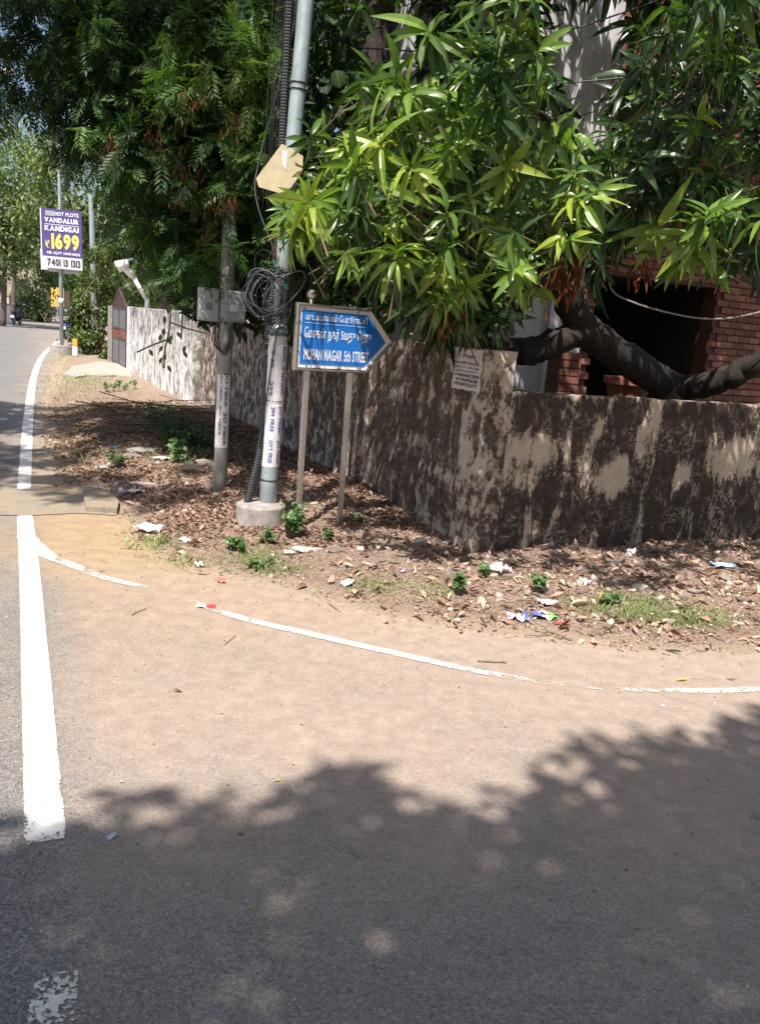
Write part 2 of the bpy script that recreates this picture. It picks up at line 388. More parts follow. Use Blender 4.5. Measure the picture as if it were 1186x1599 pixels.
# road sheet with a dust film
gx = grid_coords([(-60, -22, 2), (-22, -6, .5), (-6, 4.5, .1), (4.5, 60, 3)]); gy = grid_coords([(-14, 0, 1.), (0, 7.5, .1), (7.5, 32, .5), (32, 120, 4)])
X, Y = np.meshgrid(gx, gy)
lA = np.array([-.84, 2.07]); lB = np.array([-2.45, 5.66]); ld = (lB - lA) / np.linalg.norm(lB - lA)
s = (X - lA[0]) * ld[1] - (Y - lA[1]) * ld[0]                # metres to the right of the straight white line
dv = sdist(edge, X, Y)
dust_shade = .37 + .37 * sstep(-.05, .25, s) * sstep(1.2, 2.9, Y) * (1 - .2 * sstep(1.0, 3.0, X))  # film thins where the near shade lies, putting its grey into the colour
dust_shade = np.where(s < -.05, .14 + .14 * sstep(-1.2, -.1, s) * sstep(2, 3, Y), dust_shade)
dust_shade = dust_shade + .5 * np.exp(-dv / .22) + .35 * np.exp(-((X + 2.0) ** 2 + (Y - 5.2) ** 2) / .7)
dust_shade = dust_shade * (1 - .35 * sstep(7, 12, Y))
gold = np.clip(1.0 * np.exp(-((X + 2.1) ** 2 + (Y - 5.3) ** 2) / .9) + .35 * np.exp(-((X + 1.1) ** 2 + (Y - 4.2) ** 2) / 1.2) + .5 * np.exp(-dv / .25) * sstep(-1.2, -2, X), 0, 1)
fastmesh('road', np.stack([X.ravel(), Y.ravel(), 0 * X.ravel()], 1), gridfaces(len(gx), len(gy)), mat_road, kind='structure', attrs={'dust_shade': dust_shade.ravel(), 'gold': gold.ravel()})
# opposite verge and the verge behind the viewer
def sheet(name, poly, z, mat): return mk(name, [(x, y, z) for x, y in poly] + [(x, y, -.2) for x, y in poly], [tuple(range(len(poly)))] + [((k + 1) % len(poly), k, k + len(poly), (k + 1) % len(poly) + len(poly)) for k in range(len(poly))], mat, kind='structure')
sheet('opposite_verge', lpoly[::-1] if False else lpoly, .035, mat_ground)
sheet('near_verge', [(60, 12), (60, -14), (-1.2, -14), (-.2, -5), (.6, -3.6), (2, -2.9), (12, 1.2), (40, 13.5)], .04, mat_ground)

# concrete slabs crossing the road mouth
pts = [G(-260, 800), G(-150, 764), G(40, 766), G(132, 764), G(168, 775), G(186, 792), G(182, 806), G(128, 802), G(40, 806)]
mk('concrete_strip', [(p_[0], p_[1], .006) for p_ in pts], [tuple(range(len(pts)))[::-1]], mat_slab, kind='structure')
pp = [G(128, 766), G(150, 766), G(172, 776), G(186, 790), G(183, 803), G(134, 800)]
mb = MB(); n = len(pp)
mb.add([(p_[0], p_[1], .045) for p_ in pp] + [(p_[0], p_[1], -.05) for p_ in pp], [tuple(range(n))[::-1]] + [(k, (k + 1) % n, (k + 1) % n + n, k + n) for k in range(n)])
o = mb.build('drain_slab', mat_slab); o['kind'] = 'structure'
pts = [GH(*q) for q in ((100, 588), (118, 591), (139, 588), (160, 590), (182, 587), (206, 590), (200, 571), (176, 569), (150, 567), (131, 570), (114, 574), (107, 581))]
mk('driveway_apron', [(p_[0], p_[1], .095) for p_ in pts] + [(p_[0], p_[1], -.02) for p_ in pts], [tuple(range(12))] + [((k + 1) % 12, k, k + 12, (k + 1) % 12 + 12) for k in range(12)], plain('pale_concrete', (.36, .32, .27), .9, 0, .15, 6, .2), kind='structure')

# painted lines
def ribbon(name, pts, width, wear, z=.004, step=.04):
    P = [np.array(p_[:2]) for p_ in pts]; Q = curve_pts(P, 10) if len(P) > 2 else [P[0] + (P[1] - P[0]) * t for t in np.linspace(0, 1, 40)]
    Q = np.array(Q); T = np.gradient(Q, axis=0); T /= np.linalg.norm(T, axis=1)[:, None]; Nn = np.stack([-T[:, 1], T[:, 0]], 1)
    V = []; A = []; nn = len(Q); wv = np.interp(np.linspace(0, 1, nn), np.linspace(0, 1, len(wear)), wear)
    ws = np.interp(np.linspace(0, 1, nn), np.linspace(0, 1, len(width)), width)
    cs = (-1, -.8, 0, .8, 1)
    for i in range(nn):
        for c_ in cs:
            j = 1 + .05 * (vn(Q[i, 0] * 9, Q[i, 1] * 9, 3) - .5)
            q = Q[i] + Nn[i] * ws[i] / 2 * c_ * j; V.append((q[0], q[1], z)); A.append(wv[i] + (.16 if abs(c_) == 1 else 0))
    Fc = [(i * 5 + k + 1, i * 5 + k, i * 5 + 5 + k, i * 5 + 6 + k) for i in range(nn - 1) for k in range(4)]
    return mk(name, V, Fc, mat_paint, kind='structure', attrs={'wear': A})
ribbon('edge_line', [G(39, 806), G(47, 900), G(72, 1315)], (.105, .11, .115), (.22, .06, .04, .06, .30))
ribbon('far_edge_line', [G(38, 764), G(41, 715), G(45, 650), G(53, 590), G(66, 557), G(84, 539), G(92, 533)], (.11, .12, .12, .13, .2), (.3, .2, .15, .1, .1))
ribbon('worn_line', [G(90, 1520), G(84, 1560), G(70, 1680)], (.115, .115), (.40, .38, .40))
ribbon('curve_line', [G(40, 838), G(75, 868), G(110, 882), G(160, 902), G(215, 915), G(250, 925)], (.13, .09, .07, .065, .04), (.3, .3, .36, .36, .4, .46), .0047)
ribbon('curve_line', [G(250, 926), G(300, 940), G(345, 956), G(400, 972), G(480, 990), G(550, 1006), G(640, 1026), G(740, 1048), G(820, 1062), G(880, 1070)], (.03, .06, .065, .065, .065, .06, .045), (.5, .46, .36, .3, .3, .32, .36, .38, .42), .0045)
ribbon('curve_line', [G(880, 1071), G(940, 1076), G(990, 1078), G(1060, 1079), G(1130, 1079), G(1200, 1078), G(1400, 1090)], (.03, .035, .05, .055, .055, .055), (.5, .47, .42, .34, .34, .36, .4))
for (x, y, ww) in ((410, 943, .05), (575, 990, .09), (660, 985, .06), (445, 1068, .09), (100, 835, .1)):
    ribbon('paint_smudge', [G(x - 22, y - 3), G(x, y), G(x + 24, y + 6)], (.02, ww, .02), (.62, .5, .62), .0035)

# ------------------------------------------------------------------ compound walls
def wallseg(name, p0, dirv, length, height, thick, mat, parent, cleanf, z0=-.1, res=.04, cap=0.):
    """front face at p0 + dirv*u, facing the side -perp; local frame so that the stains follow the wall"""
    o3 = np.array([p0[0], p0[1], 0.]); u3 = np.array([dirv[0], dirv[1], 0.])
    back = np.array([-dirv[1], dirv[0], 0.])
    if back @ (o3 - EYEP) < 0: back = -back
    nu = max(2, int(length / res)); nz_ = max(2, int((height - z0) / res))
    U, Zz = np.meshgrid(np.linspace(0, length, nu + 1), np.linspace(z0, height, nz_ + 1))
    dep = (fbm(U * 3, Zz * 3, 21) - .47) * .02 + (fbm(U * 14, Zz * 14, 22) - .47) * .008
    top = (fbm(U * 6, U * 0, 23) - .47) * .025
    Zr = Zz + top * sstep(height - .2, height, Zz)
    V = o3 + U.ravel()[:, None] * u3 + back * dep.ravel()[:, None]; V[:, 2] += Zr.ravel()
    nf = len(V); cl = cleanf(U, Zz).ravel()
    Fc = gridfaces(nu + 1, nz_ + 1)
    # top strip back
    t0 = nz_ * (nu + 1); topi = np.arange(nu + 1) + t0
    Vb = V[topi] + back * thick; Vbb = Vb.copy(); Vbb[:, 2] = z0
    V = np.vstack([V, Vb, Vbb]); cl = np.concatenate([cl, cl[topi], cl[topi]])
    a = topi[:-1]; b_ = topi[1:]; c_ = np.arange(nu) + nf; d_ = c_ + 1
    F2 = np.stack([a, b_, d_, c_], 1); F3 = np.stack([c_, d_, d_ + nu + 1, c_ + nu + 1], 1)
    Fl = [tuple(f) for f in np.vstack([Fc, F2, F3])]
    Fl.append(tuple([i * (nu + 1) for i in range(nz_ + 1)] + [nf, nf + nu + 1]))
    Fl.append(tuple([i * (nu + 1) + nu for i in range(nz_ + 1)] + [nf + nu, nf + 2 * nu + 1]))
    me = bpy.data.meshes.new(name)
    ang = math.atan2(dirv[1], dirv[0]); Rm = Matrix.Translation((p0[0], p0[1], 0)) @ Matrix.Rotation(ang, 4, 'Z'); Ri = np.array(Rm.inverted())
    Vl = V @ Ri[:3, :3].T + Ri[:3, 3]
    me.from_pydata([tuple(v) for v in Vl], [], Fl); at = me.attributes.new('clean', 'FLOAT', 'POINT'); at.data.foreach_set('value', cl.astype(np.float32))
    bm = bmesh.new(); bm.from_mesh(me); bmesh.ops.recalc_face_normals(bm, faces=bm.faces[:]); bm.to_mesh(me); bm.free()
    o = link(name, me, mat, None); o.location = (p0[0], p0[1], 0); o.rotation_euler = (0, 0, ang)
    if parent: o.parent = parent; o.location = Vector((p0[0], p0[1], 0)) - parent.location
    return o
# right-hand wall in shade
nR = np.array([-Rd[1], Rd[0]])
patches = []
for px, py, r1, r2, h in ((800, 700, .22, .13, 1), (775, 745, .12, .1, .8), (915, 745, .20, .11, 1.0), (1110, 715, .26, .16, 1.1), (1180, 690, .2, .18, 1.), (1030, 745, .08, .09, .8), (965, 700, .06, .2, .6), (990, 640, .05, .15, .5), (905, 665, .05, .12, .5), (745, 690, .07, .35, .8), (1055, 860, .3, .05, .6), (870, 880, .5, .05, .5)):
    q = onplane(px, py, CN, nR); patches.append(((q[:2] - CN) @ Rd, q[2], r1, r2, h))
def cleanR(U, Zz):
    c_ = np.full(U.shape, -.16) - .08 * np.exp(-(Zz / .3) ** 2)
    for u_, z_, r1, r2, h in patches: c_ = np.maximum(c_, -.16 + h * .74 * np.clip(1.25 - np.sqrt(((U - u_) / r1) ** 2 + ((Zz - z_) / (r2 * 1.15)) ** 2) * .8, 0, 1))
    c_ = c_ + .3 * np.exp(-(1.2 - Zz) / .018) - .06 * sstep(.95, 1.1, Zz) + .25 * np.exp(-(Zz - .03) ** 2 / .003) + .35 * (fbm(U * 1.1, Zz * .4, 66) - .47)
    return c_
t = empty('compound_wall', (CN[0], CN[1], 0), 'low compound wall on the right with black mould stains and cream plaster patches', 'wall', 'stained compound walls')
wallseg('wall', CN + Rd * .215, Rd, 9.5, 1.2, .13, mat_wallR, t, cleanR)
# pillar at the corner
mat_pil = mat_wallL
def cleanP(U, Zz): return .10 + .14 * sstep(.5, 1.4, Zz) + .2 * (fbm(U * 4, Zz * 2.5, 61) - .5)
pil = empty('corner_pillar', (CN[0], CN[1], 0), 'square plastered corner pillar between the two compound walls with a white notice pasted on it', 'pillar')
PC = CN + Ld * .135 + Rd * .108
V = []; nzz = 40
ax = [np.array([Ld[0], Ld[1]]) * .135, Rd * .108]
ring = []
for k in range(4):
    for t_ in np.linspace(0, 1, 7)[:-1]:
        cs = [(-1, -1), (-1, 1), (1, 1), (1, -1)]; a = np.array(cs[k]); b_ = np.array(cs[(k + 1) % 4]); ring.append(a + (b_ - a) * t_)
ring = np.array(ring); nr = len(ring)
for i in range(nzz + 1):
    z = -.1 + 1.57 * i / nzz
    for a, b_ in ring:
        q = PC + ax[0] * a + ax[1] * b_; j = (fbm(a * 3 + z * 2, b_ * 3 + z * 6, 31) - .47) * .02
        r = (q - PC) / np.linalg.norm(q - PC); q = q + r * j; V.append((q[0], q[1], z))
Fc = [(i * nr + k, i * nr + (k + 1) % nr, (i + 1) * nr + (k + 1) % nr, (i + 1) * nr + k) for i in range(nzz) for k in range(nr)] + [tuple(range(nzz * nr, nzz * nr + nr))]
V = np.array(V)
mk('post', V, Fc, mat_wallL, pil, attrs={'clean': .12 + .14 * sstep(.5, 1.4, V[:, 2]) + .5 * (fbm(V[:, 0] * 5 + V[:, 1] * 5, V[:, 2] * 3, 61) - .5)})
# left-hand wall
def cleanL(U, Zz): return -.04 + .25 * (fbm(U * 2.2, Zz * 1.5, 41) - .5) + .12 * sstep(2, 6, U) - .12 * np.exp(-((U - 1.2) / .8) ** 2) + .12 * np.exp(-(Zz - .1) ** 2 / .01) - .35 * sstep(7.3, 8.2, U) * sstep(1.6, .6, Zz) * 0
t = empty('compound_wall', (CN[0] + Ld[0] * .3, CN[1] + Ld[1] * .3, 0), 'mottled brown and grey compound wall behind the street sign and poles', 'wall', 'stained compound walls')
wallseg('wall', CN + Ld * .275 + Rd * .03, Ld, 8.3, 1.47, .15, mat_wallL, t, cleanL)
# white far wall
WF = CN + Ld * 8.58 - Rd * .10
def cleanF(U, Zz): return .05 - .10 * sstep(1.0, 1.5, Zz) + .12 * sstep(1.2, .3, Zz) + .2 * (fbm(U * 3, Zz, 43) - .5) + .5 * sstep(6.9, 7.3, U)
t = empty('compound_wall', (WF[0], WF[1], 0), 'sunlit whitewashed wall with grey rain streaks beside the metal gate', 'wall', 'stained compound walls')
wallseg('wall', WF, Ld, 7.4, 1.56, .16, mat_wallF, t, cleanF, res=.08)

# ------------------------------------------------------------------ lettering
_gc = {}
def glyph(ch, bold=0.):
    k = (ch, bold)
    if k in _gc: return _gc[k]
    cu = bpy.data.curves.new('t', 'FONT'); cu.body = ch; cu.resolution_u = 3; cu.offset = bold; cu.size = 1
    o = bpy.data.objects.new('t', cu); C.objects.link(o); bpy.context.view_layer.update()
    me = bpy.data.meshes.new_from_object(o.evaluated_get(bpy.context.evaluated_depsgraph_get()))
    V = np.array([v.co[:] for v in me.vertices]).reshape(-1, 3); Fc = [tuple(p_.vertices) for p_ in me.polygons]
    bpy.data.objects.remove(o); bpy.data.curves.remove(cu); bpy.data.meshes.remove(me)
    _gc[k] = (V, Fc); return _gc[k]
def textgeo(txt, bold=0., gap=.07, space=.36):
    """returns V (2d), F laid out glyph by glyph; '_h' marks a hook on the previous Tamil letter; the pulli and vowel roof sit above it"""
    V = []; Fc = []; x = 0.; last = (0, 0.3)
    for ch in txt:
        if ch == ' ': x += space; continue
        g, f = glyph(ch, bold)
        if len(g) == 0: continue
        mn, mx = g[:, 0].min(), g[:, 0].max()
        n = sum(len(v) for v in V)
        if ch in '\u0bcd':
            w2 = (mx - mn); sx = (last[0] + last[1]) / 2 - (mn + mx) / 2; V.append(g[:, :2] + [sx, 0])
        elif ch in '\u0bbf':
            sx = last[1] - mn - .10; V.append(g[:, :2] + [sx, 0]); x = sx + mx + gap; last = (last[0], sx + mx)
        elif ch in '\u0bc1\u0bc2':
            sx = last[1] - mn - .06; V.append(g[:, :2] + [sx, 0]); x = sx + mx + gap; last = (last[0], sx + mx)
        else:
            V.append(g[:, :2] + [x - mn, 0]); last = (x, x + mx - mn); x += mx - mn + gap
        Fc += [tuple(i + n for i in q) for q in f]
    V = np.vstack(V); return V, Fc
def text_on(name, txt, o, ux, uy, w, h, mat, parent, bold=0., off=.002, gap=.07, base=None, space=.36):
    """text stretched to the box w x h whose lower-left corner is o"""
    V, Fc = textgeo(txt, bold, gap, space); mn = V.min(0); mx = V.max(0)
    if base is not None: mn[1], mx[1] = base
    q = (V - mn) / (mx - mn) * [w, h]; ux = np.array(ux, float); uy = np.array(uy, float); nn = np.cross(ux, uy)
    P3 = np.array(o) + q[:, :1] * ux + q[:, 1:2] * uy + nn * off
    return mk(name, P3, Fc, mat, parent)

# ------------------------------------------------------------------ street sign
mat_blue = plain('sign_blue', (.006, .17, .60), .28, 0, .06, 5, 0)
mat_signwhite = plain('sign_white', (.80, .80, .82), .35, 0, .06, 8, 0)
b1 = G(463, 843); b2 = G(528, 838); b1[2] = b2[2] = 0
ux = b2 - b1; ux /= np.linalg.norm(ux); uy = np.array([0, 0, 1.]); nrm = np.cross(ux, uy)
if nrm @ (EYEP - b1) < 0: pass
SG = empty('street_sign', tuple(b1), 'blue arrow-shaped street name sign in a steel frame on two steel posts', 'street sign')
SP = b1 + nrm * .03                                           # sign plane in front of posts
def onsign(px, py):
    q = onplane(px, py, SP, nrm); return np.array([(q - SP) @ ux, q[2]])
outer = [onsign(*c_) for c_ in ((462, 470), (577, 484), (613, 536), (571, 584), (458, 577))]
outer = [np.array(a) for a in outer]
# true geometry: level bottom and top
zb = (outer[3][1] + outer[4][1]) / 2; zt = (outer[0][1] + outer[1][1]) / 2; xl = (outer[0][0] + outer[4][0]) / 2; xr = (outer[1][0] + outer[3][0]) / 2; xt = outer[2][0]; zm = (zb + zt) / 2
print('SIGN', zb, zt, xl, xr, xt, outer)
def arrow(inset, xt_in=None):
    i = inset; sl_ = (xt - xr) / ((zt - zb) / 2); ln = math.hypot(1, sl_)
    dx = i * ln
    return [(xl + i, zt - i), (xr - dx + i * sl_, zt - i), (xt - dx, zm), (xr - dx + i * sl_, zb + i), (xl + i, zb + i)]
for k, bb in enumerate((b1, b2)):
    mb = MB(); bb0 = np.array([bb[0], bb[1], -.05]); 
    mb.box(bb0 + [0, 0, (zt - .02 + .05) / 2], (.036, .036, zt - .02 + .05), (ux, nrm, uy), .004); mb.build('post', mat_steel, SG)
O3 = np.array([SP[0], SP[1], 0.])
# frame: tube around the outline, plus recessed backing
mb = MB(); oi = arrow(0); ii = arrow(.022); n = 5
nn3 = nrm
def P3(a, off): return O3 + ux * a[0] + uy * a[1] + nn3 * off
V = [P3(a, .014) for a in oi] + [P3(a, .014) for a in ii] + [P3(a, -.014) for a in oi] + [P3(a, -.014) for a in ii] + [P3(a, .019) for a in arrow(.008)] + [P3(a, .019) for a in arrow(.014)]
Fc = []
for k in range(5):
    j = (k + 1) % 5
    Fc += [(k, j, 20 + j, 20 + k), (20 + k, 20 + j, 25 + j, 25 + k), (25 + k, 25 + j, 5 + j, 5 + k), (5 + k, 5 + j, 15 + j, 15 + k), (10 + j, 10 + k, 15 + k, 15 + j), (j, k, 10 + k, 10 + j)]
mb.add(V, Fc); mb.build('frame', mat_steel, SG)
mb = MB(); mb.prism(arrow(.0225), O3, ux, uy, .004, .001); mb.build('border_panel', mat_signwhite, SG)
mb = MB(); mb.prism(arrow(.046), O3, ux, uy, .002, .004); mb.build('blue_panel', mat_blue, SG)
for (a, bz) in ((xl + .10, zb + .034), (xr - .05, zb + .034), (xl + .06, zt - .034), (xr - .10, zt - .034), (xl + .034, zm - .1), (xl + .034, zm + .1)):
    q = P3((a, bz), .0); mb = MB(); mb.tube([q, q + nn3 * .007], .006, 8); mb.build('bolt', mat_cable, SG)
# finial ball at the left end of the frame
fx = onsign(486, 470)[0]; q = P3((fx, zt), 0) - nn3 * .0
mb = MB(); mb.lathe(q, [(.014, -.01), (.014, .012), (.02, .016), (.02, .022), (.012, .026)] + [(.036 * math.sin(a), .06 - .036 * math.cos(a)) for a in np.linspace(.35, PI - .01, 12)], 20); mb.build('finial', mat_steel, SG, smooth=True)
def srow(px0, py0, px1, py1): return onsign(px0, py0), onsign(px1, py1)
wS = (xr - xl)
def signtext(txt, x0, x1, z0, z1, bold, gap=.07, base=None, space=.36):
    text_on('lettering', txt, P3((x0, z0), .0062), ux, uy, x1 - x0, z1 - z0, mat_signwhite, SG, bold, 0, gap, base, space)
hS = zt - zb
def Zf(f): return zb + hS * f
def Xf(f): return xl + wS * f
signtext('மாடம்பாக்கம் ேபரூராட்சி', Xf(.125), Xf(.965), Zf(.735), Zf(.865), .012)
mb = MB(); mb.box(P3((Xf(.54), Zf(.715)), .0062), (wS * .84, .003, .0008), (ux, uy, nn3)); mb.build('underline', mat_signwhite, SG)
signtext('ேமாகன் நகர் 5வது ெதரு', Xf(.12), Xf(1.04), Zf(.44), Zf(.66), .025)
signtext('MOHAN NAGAR 5th STREET', Xf(.125), Xf(1.02), Zf(.165), Zf(.335), .03, .05, None, .38)

# ------------------------------------------------------------------ steel pole with stickers
PB = G(410, 800); PB[2] = 0; PB = np.array([-.86, 5.78, 0.])
def lean(px, py, dist): return D(px, py, dist)
pole_axis = [np.array(lean(417, 800, 5.80)), np.array(lean(435, 520, 5.80)), np.array(lean(448, 330, 5.8)), np.array(lean(478, 0, 5.83))]
a0 = pole_axis[0]; top = a0 + (pole_axis[3] - a0) * 1.9
def pax(z):
    zs = [p_[2] for p_ in pole_axis] + [top[2]]; q = pole_axis + [top]
    return np.array([np.interp(z, zs, [v[0] for v in q]), np.interp(z, zs, [v[1] for v in q]), z])
SPL = empty('steel_pole', (a0[0], a0[1], 0), 'tall leaning galvanised steel utility pole wrapped in white paper stickers near its foot', 'utility pole')
zj = lean(435, 518, 5.8)[2]
mb = MB(); mb.tube([pax(.05), pax(.4), pax(.8), pax(zj)], .064, 20); mb.build('lower_tube', mat_galv, SPL, smooth=True)
mb = MB(); mb.tube([pax(zj - .005), pax(zj + .015), pax(zj + .03), pax(zj + .055)], [.068, .069, .062, .052], 20); mb.build('collar', mat_galv, SPL, smooth=True)
mb = MB(); mb.tube([pax(z) for z in np.linspace(zj + .05, top[2], 12)], [.052] * 8 + [.048] * 4, 20); mb.build('upper_tube', mat_galv, SPL, smooth=True)
for z in (.40, .98, 3.05, 3.09):
    mb = MB(); rr = .066 if z < zj else .055; mb.tube([pax(z - .004), pax(z + .004)], rr + .003, 20); mb.build('wire_tie', mat_black, SPL, smooth=True)
# sticker sleeves
def sleeve(z0, z1, r, a0_, a1_, name='paper_sticker'):
    V = []; Fc = []; na = 24; nz2 = 14
    for i in range(nz2 + 1):
        z = z0 + (z1 - z0) * i / nz2; c_ = pax(z)
        for k in range(na + 1):
            an = a0_ + (a1_ - a0_) * k / na; rj = r + .0015 * vn(an * 4, z * 30, 8)
            zz = z + (.006 * (vn(an * 6, 0, 5) - .5) if i in (0, nz2) else 0)
            V.append((c_[0] + rj * math.cos(an), c_[1] + rj * math.sin(an), zz))
    for i in range(nz2):
        for k in range(na): a = i * (na + 1) + k; Fc.append((a, a + 1, a + na + 2, a + na + 1))
    return mk(name, V, Fc, mat_paper, SPL, smooth=True)
sleeve(.50, .97, .0655, -PI * 1.35, PI * .35); sleeve(.985, zj - .03, .0655, -PI * 1.35, PI * .35); sleeve(.97, .985, .0675, -PI * 1.35, PI * .35, 'sticker_band')
def wraptext(txt, zc, z0, z1, hgt, ang, r, mat, parent, axf, bold=.02, down=False):
    """text running up (or down) the pole, wrapped on it"""
    V, Fc = textgeo(txt, bold); mn = V.min(0); mx = V.max(0); q = (V - mn) / (mx - mn)
    P_ = []
    for a, b_ in q:
        z = z0 + (z1 - z0) * (a if not down else 1 - a); an = ang + (b_ - .5) * hgt / r * (-1 if down else 1) * -1
        c_ = axf(z); P_.append((c_[0] + r * math.cos(an), c_[1] + r * math.sin(an), z))
    return mk('lettering', P_, Fc, mat, parent)
view = math.atan2(-pax(.7)[1], -pax(.7)[0])
for ang, zs, txts in ((view - .45, ((1.02, 1.12), (1.22, 1.34)), ('399', '₹ 30')), (view - .1, ((.76, .94), (.53, .70)), ('399 FREE', 'OTT FREE')), (view + .75, ((1.02, 1.38), (.74, .95), (.52, .70)), ('JIO FIBER', 'JIO FIBER', 'JIO FIBER'))):
    for (z0, z1), tx in zip(zs, txts): wraptext(tx, 0, z0, z1, .03, ang, .0685, mat_purple_ink, SPL, pax, .02, True)
# pedestal
pc = np.array(D(407, 797, 5.76)); print('PED', pc, pax(.2))
PED = empty('pole_pedestal', (pc[0], pc[1], 0), 'round weathered concrete pedestal at the foot of the steel pole', 'pedestal')
zt_p = .22
mb = MB(); mb.lathe((pc[0], pc[1], 0), [(.185, -.1), (.184, .04), (.18, zt_p - .012), (.172, zt_p), (.06, zt_p + .012), (.0, zt_p + .012)], 36); o = mb.build('drum', mat_conc, PED, smooth=False)
# corrugated conduit
cpts = [np.array([pc[0] - .10, pc[1] - .02, .20]), lean(409, 690, 5.78), lean(416, 600, 5.80), lean(420, 515, 5.82), lean(432, 400, 5.86), lean(440, 230, 5.88), lean(446, 110, 5.9), lean(452, 0, 5.9)]
cp = curve_pts(cpts, 60); mbc = MB(); rr = [.026 + (.004 if k % 2 else 0) for k in range(len(cp))]
# resample so that ridges are even
cpa = np.array(cp); sl_ = np.concatenate([[0], np.cumsum(np.linalg.norm(np.diff(cpa, axis=0), axis=1))]); ns = int(sl_[-1] / .0065)
cp = [np.array([np.interp(t_, sl_, cpa[:, k]) for k in range(3)]) for t_ in np.linspace(0, sl_[-1], ns)]
mbc.tube(cp, [.0275 + (.003 if k % 3 else 0) for k in range(len(cp))], 10)
o = mbc.build('corrugated_conduit', mat_black, None); tag(o, 'black corrugated plastic conduit running up the left side of the steel pole', 'conduit')

# ------------------------------------------------------------------ concrete pole with meter boxes
mat_cpole = plain('grey_concrete_pole', (.27, .27, .255), .85, 0, .2, 10, .4)
q0 = GH(343, 764); dC = q0[1]
cax = [D(343, 766, dC), D(352, 560, dC), D(354, 470, dC), D(360, 300, dC), D(376, 0, dC)]
def cpx(z): 
    zs = [p_[2] for p_ in cax]; e = cax[-1] + (cax[-1] - cax[-2]) * 1.0; q = cax + [e]; zs.append(e[2])
    return np.array([np.interp(z, zs, [v[0] for v in q]), np.interp(z, zs, [v[1] for v in q]), z])
CPL = empty('concrete_pole', (q0[0], q0[1], 0), 'slim grey concrete pole carrying the meter boxes and an internet sticker', 'utility pole')
mb = MB(); mb.tube([cpx(z) for z in np.linspace(-.1, 5.8, 14)], lerpn([.058, .055, .046, .042], 14), 14); mb.build('shaft', mat_cpole, CPL, smooth=True)
zs0 = D(345, 698, dC)[2]; zs1 = D(349, 585, dC)[2]
vw = math.atan2(-q0[1], -q0[0])
V = []; Fc = []
for i in range(9):
    z = zs0 + (zs1 - zs0) * i / 8; c_ = cpx(z)
    for k in range(13): an = vw - 1.5 + 2.4 * k / 12; V.append((c_[0] + .0585 * math.cos(an), c_[1] + .0585 * math.sin(an), z))
for i in range(8):
    for k in range(12): a = i * 13 + k; Fc.append((a, a + 1, a + 14, a + 13))
mk('paper_sticker', V, Fc, mat_paper, CPL, smooth=True)
for z0, z1, an in ((zs0 + .02, zs0 + .3, vw + .25), (zs0 + .34, zs0 + .62, vw + .25), (zs0 + .1, zs0 + .35, vw - .45), (zs0 + .38, zs0 + .6, vw - .45)):
    wraptext('JIO FIBER', 0, z0, z1, .036 if an > vw else .02, an, .060, mat_ink, CPL, cpx, .02, True)
mat_box = plain('meter_box_grey', (.33, .36, .37), .5, 0, .1, 8, .1)
mat_box2 = plain('weathered_box_grey', (.17, .185, .19), .6, 0, .25, 14, .2)
va = np.array([-q0[0], -q0[1], 0.]); va /= np.linalg.norm(va); sa = np.array([va[1], -va[0], 0]) * -1; uz = np.array([0, 0, 1.])
if sa @ rt < 0: sa = -sa
def obox(name, px0, py0, px1, py1, dist, dep, mat, label, yaw=0.):
    c_ = D((px0 + px1) / 2, (py0 + py1) / 2, dist); wx = (px1 - px0) / F_ * dist; hh = (py1 - py0) / F_ * dist
    v1 = np.array([math.cos(yaw) * sa[0] - math.sin(yaw) * sa[1], math.sin(yaw) * sa[0] + math.cos(yaw) * sa[1], 0]); f1 = np.cross(v1, uz)
    if f1 @ va < 0: f1 = -f1
    E = empty(name, tuple(c_), label, 'meter box')
    mb = MB(); mb.box(c_, (wx, dep, hh), (v1, f1, uz), .012); mb.build('case', mat, E)
    mb = MB(); mb.box(c_ + f1 * (dep / 2 + .004) + v1 * .012, (wx * .72, .008, hh * .86), (v1, f1, uz), .003); mb.build('door', mat, E)
    mb = MB(); mb.box(c_ + f1 * (dep / 2 + .010) - v1 * .005 - uz * hh * .05, (wx * .32, .004, hh * .22), (v1, f1, uz)); mb.build('label_plate', mat_box if mat != mat_box else mat_box2, E)
    mb = MB(); mb.tube([c_ + f1 * (dep / 2 + .008) + v1 * wx * .3 + uz * hh * .1, c_ + f1 * (dep / 2 + .02) + v1 * wx * .3 + uz * hh * .1], .008, 8); mb.build('latch', mat_black, E)
    mb = MB(); mb.tube([c_ - uz * hh / 2 + v1 * .03, c_ - uz * (hh / 2 + .04) + v1 * .03], .012, 8); mb.build('gland', mat_black, E)
    return E
obox('meter_box', 310, 451, 341, 500, dC - .02, .10, mat_box, 'pale grey meter box with rounded corners left of the concrete pole', .18)
obox('meter_box', 351, 456, 383, 502, dC - .13, .08, mat_box2, 'weathered grey junction box fixed to the front of the concrete pole')
for zz_ in (.62, 1.02, 1.86):
    c_ = cpx(zz_); MB().tube([c_ - uz * .008, c_ + uz * .008], .058, 14).build('metal_band', mat_box2, CPL, smooth=True)
# bracket joining the first box to the pole
mb = MB(); c_ = D(330, 475, dC + .03); mb.box(c_ + sa * .07, (.12, .02, .02), (sa, va, uz)); o = mb.build('box_bracket', mat_galv, CPL)

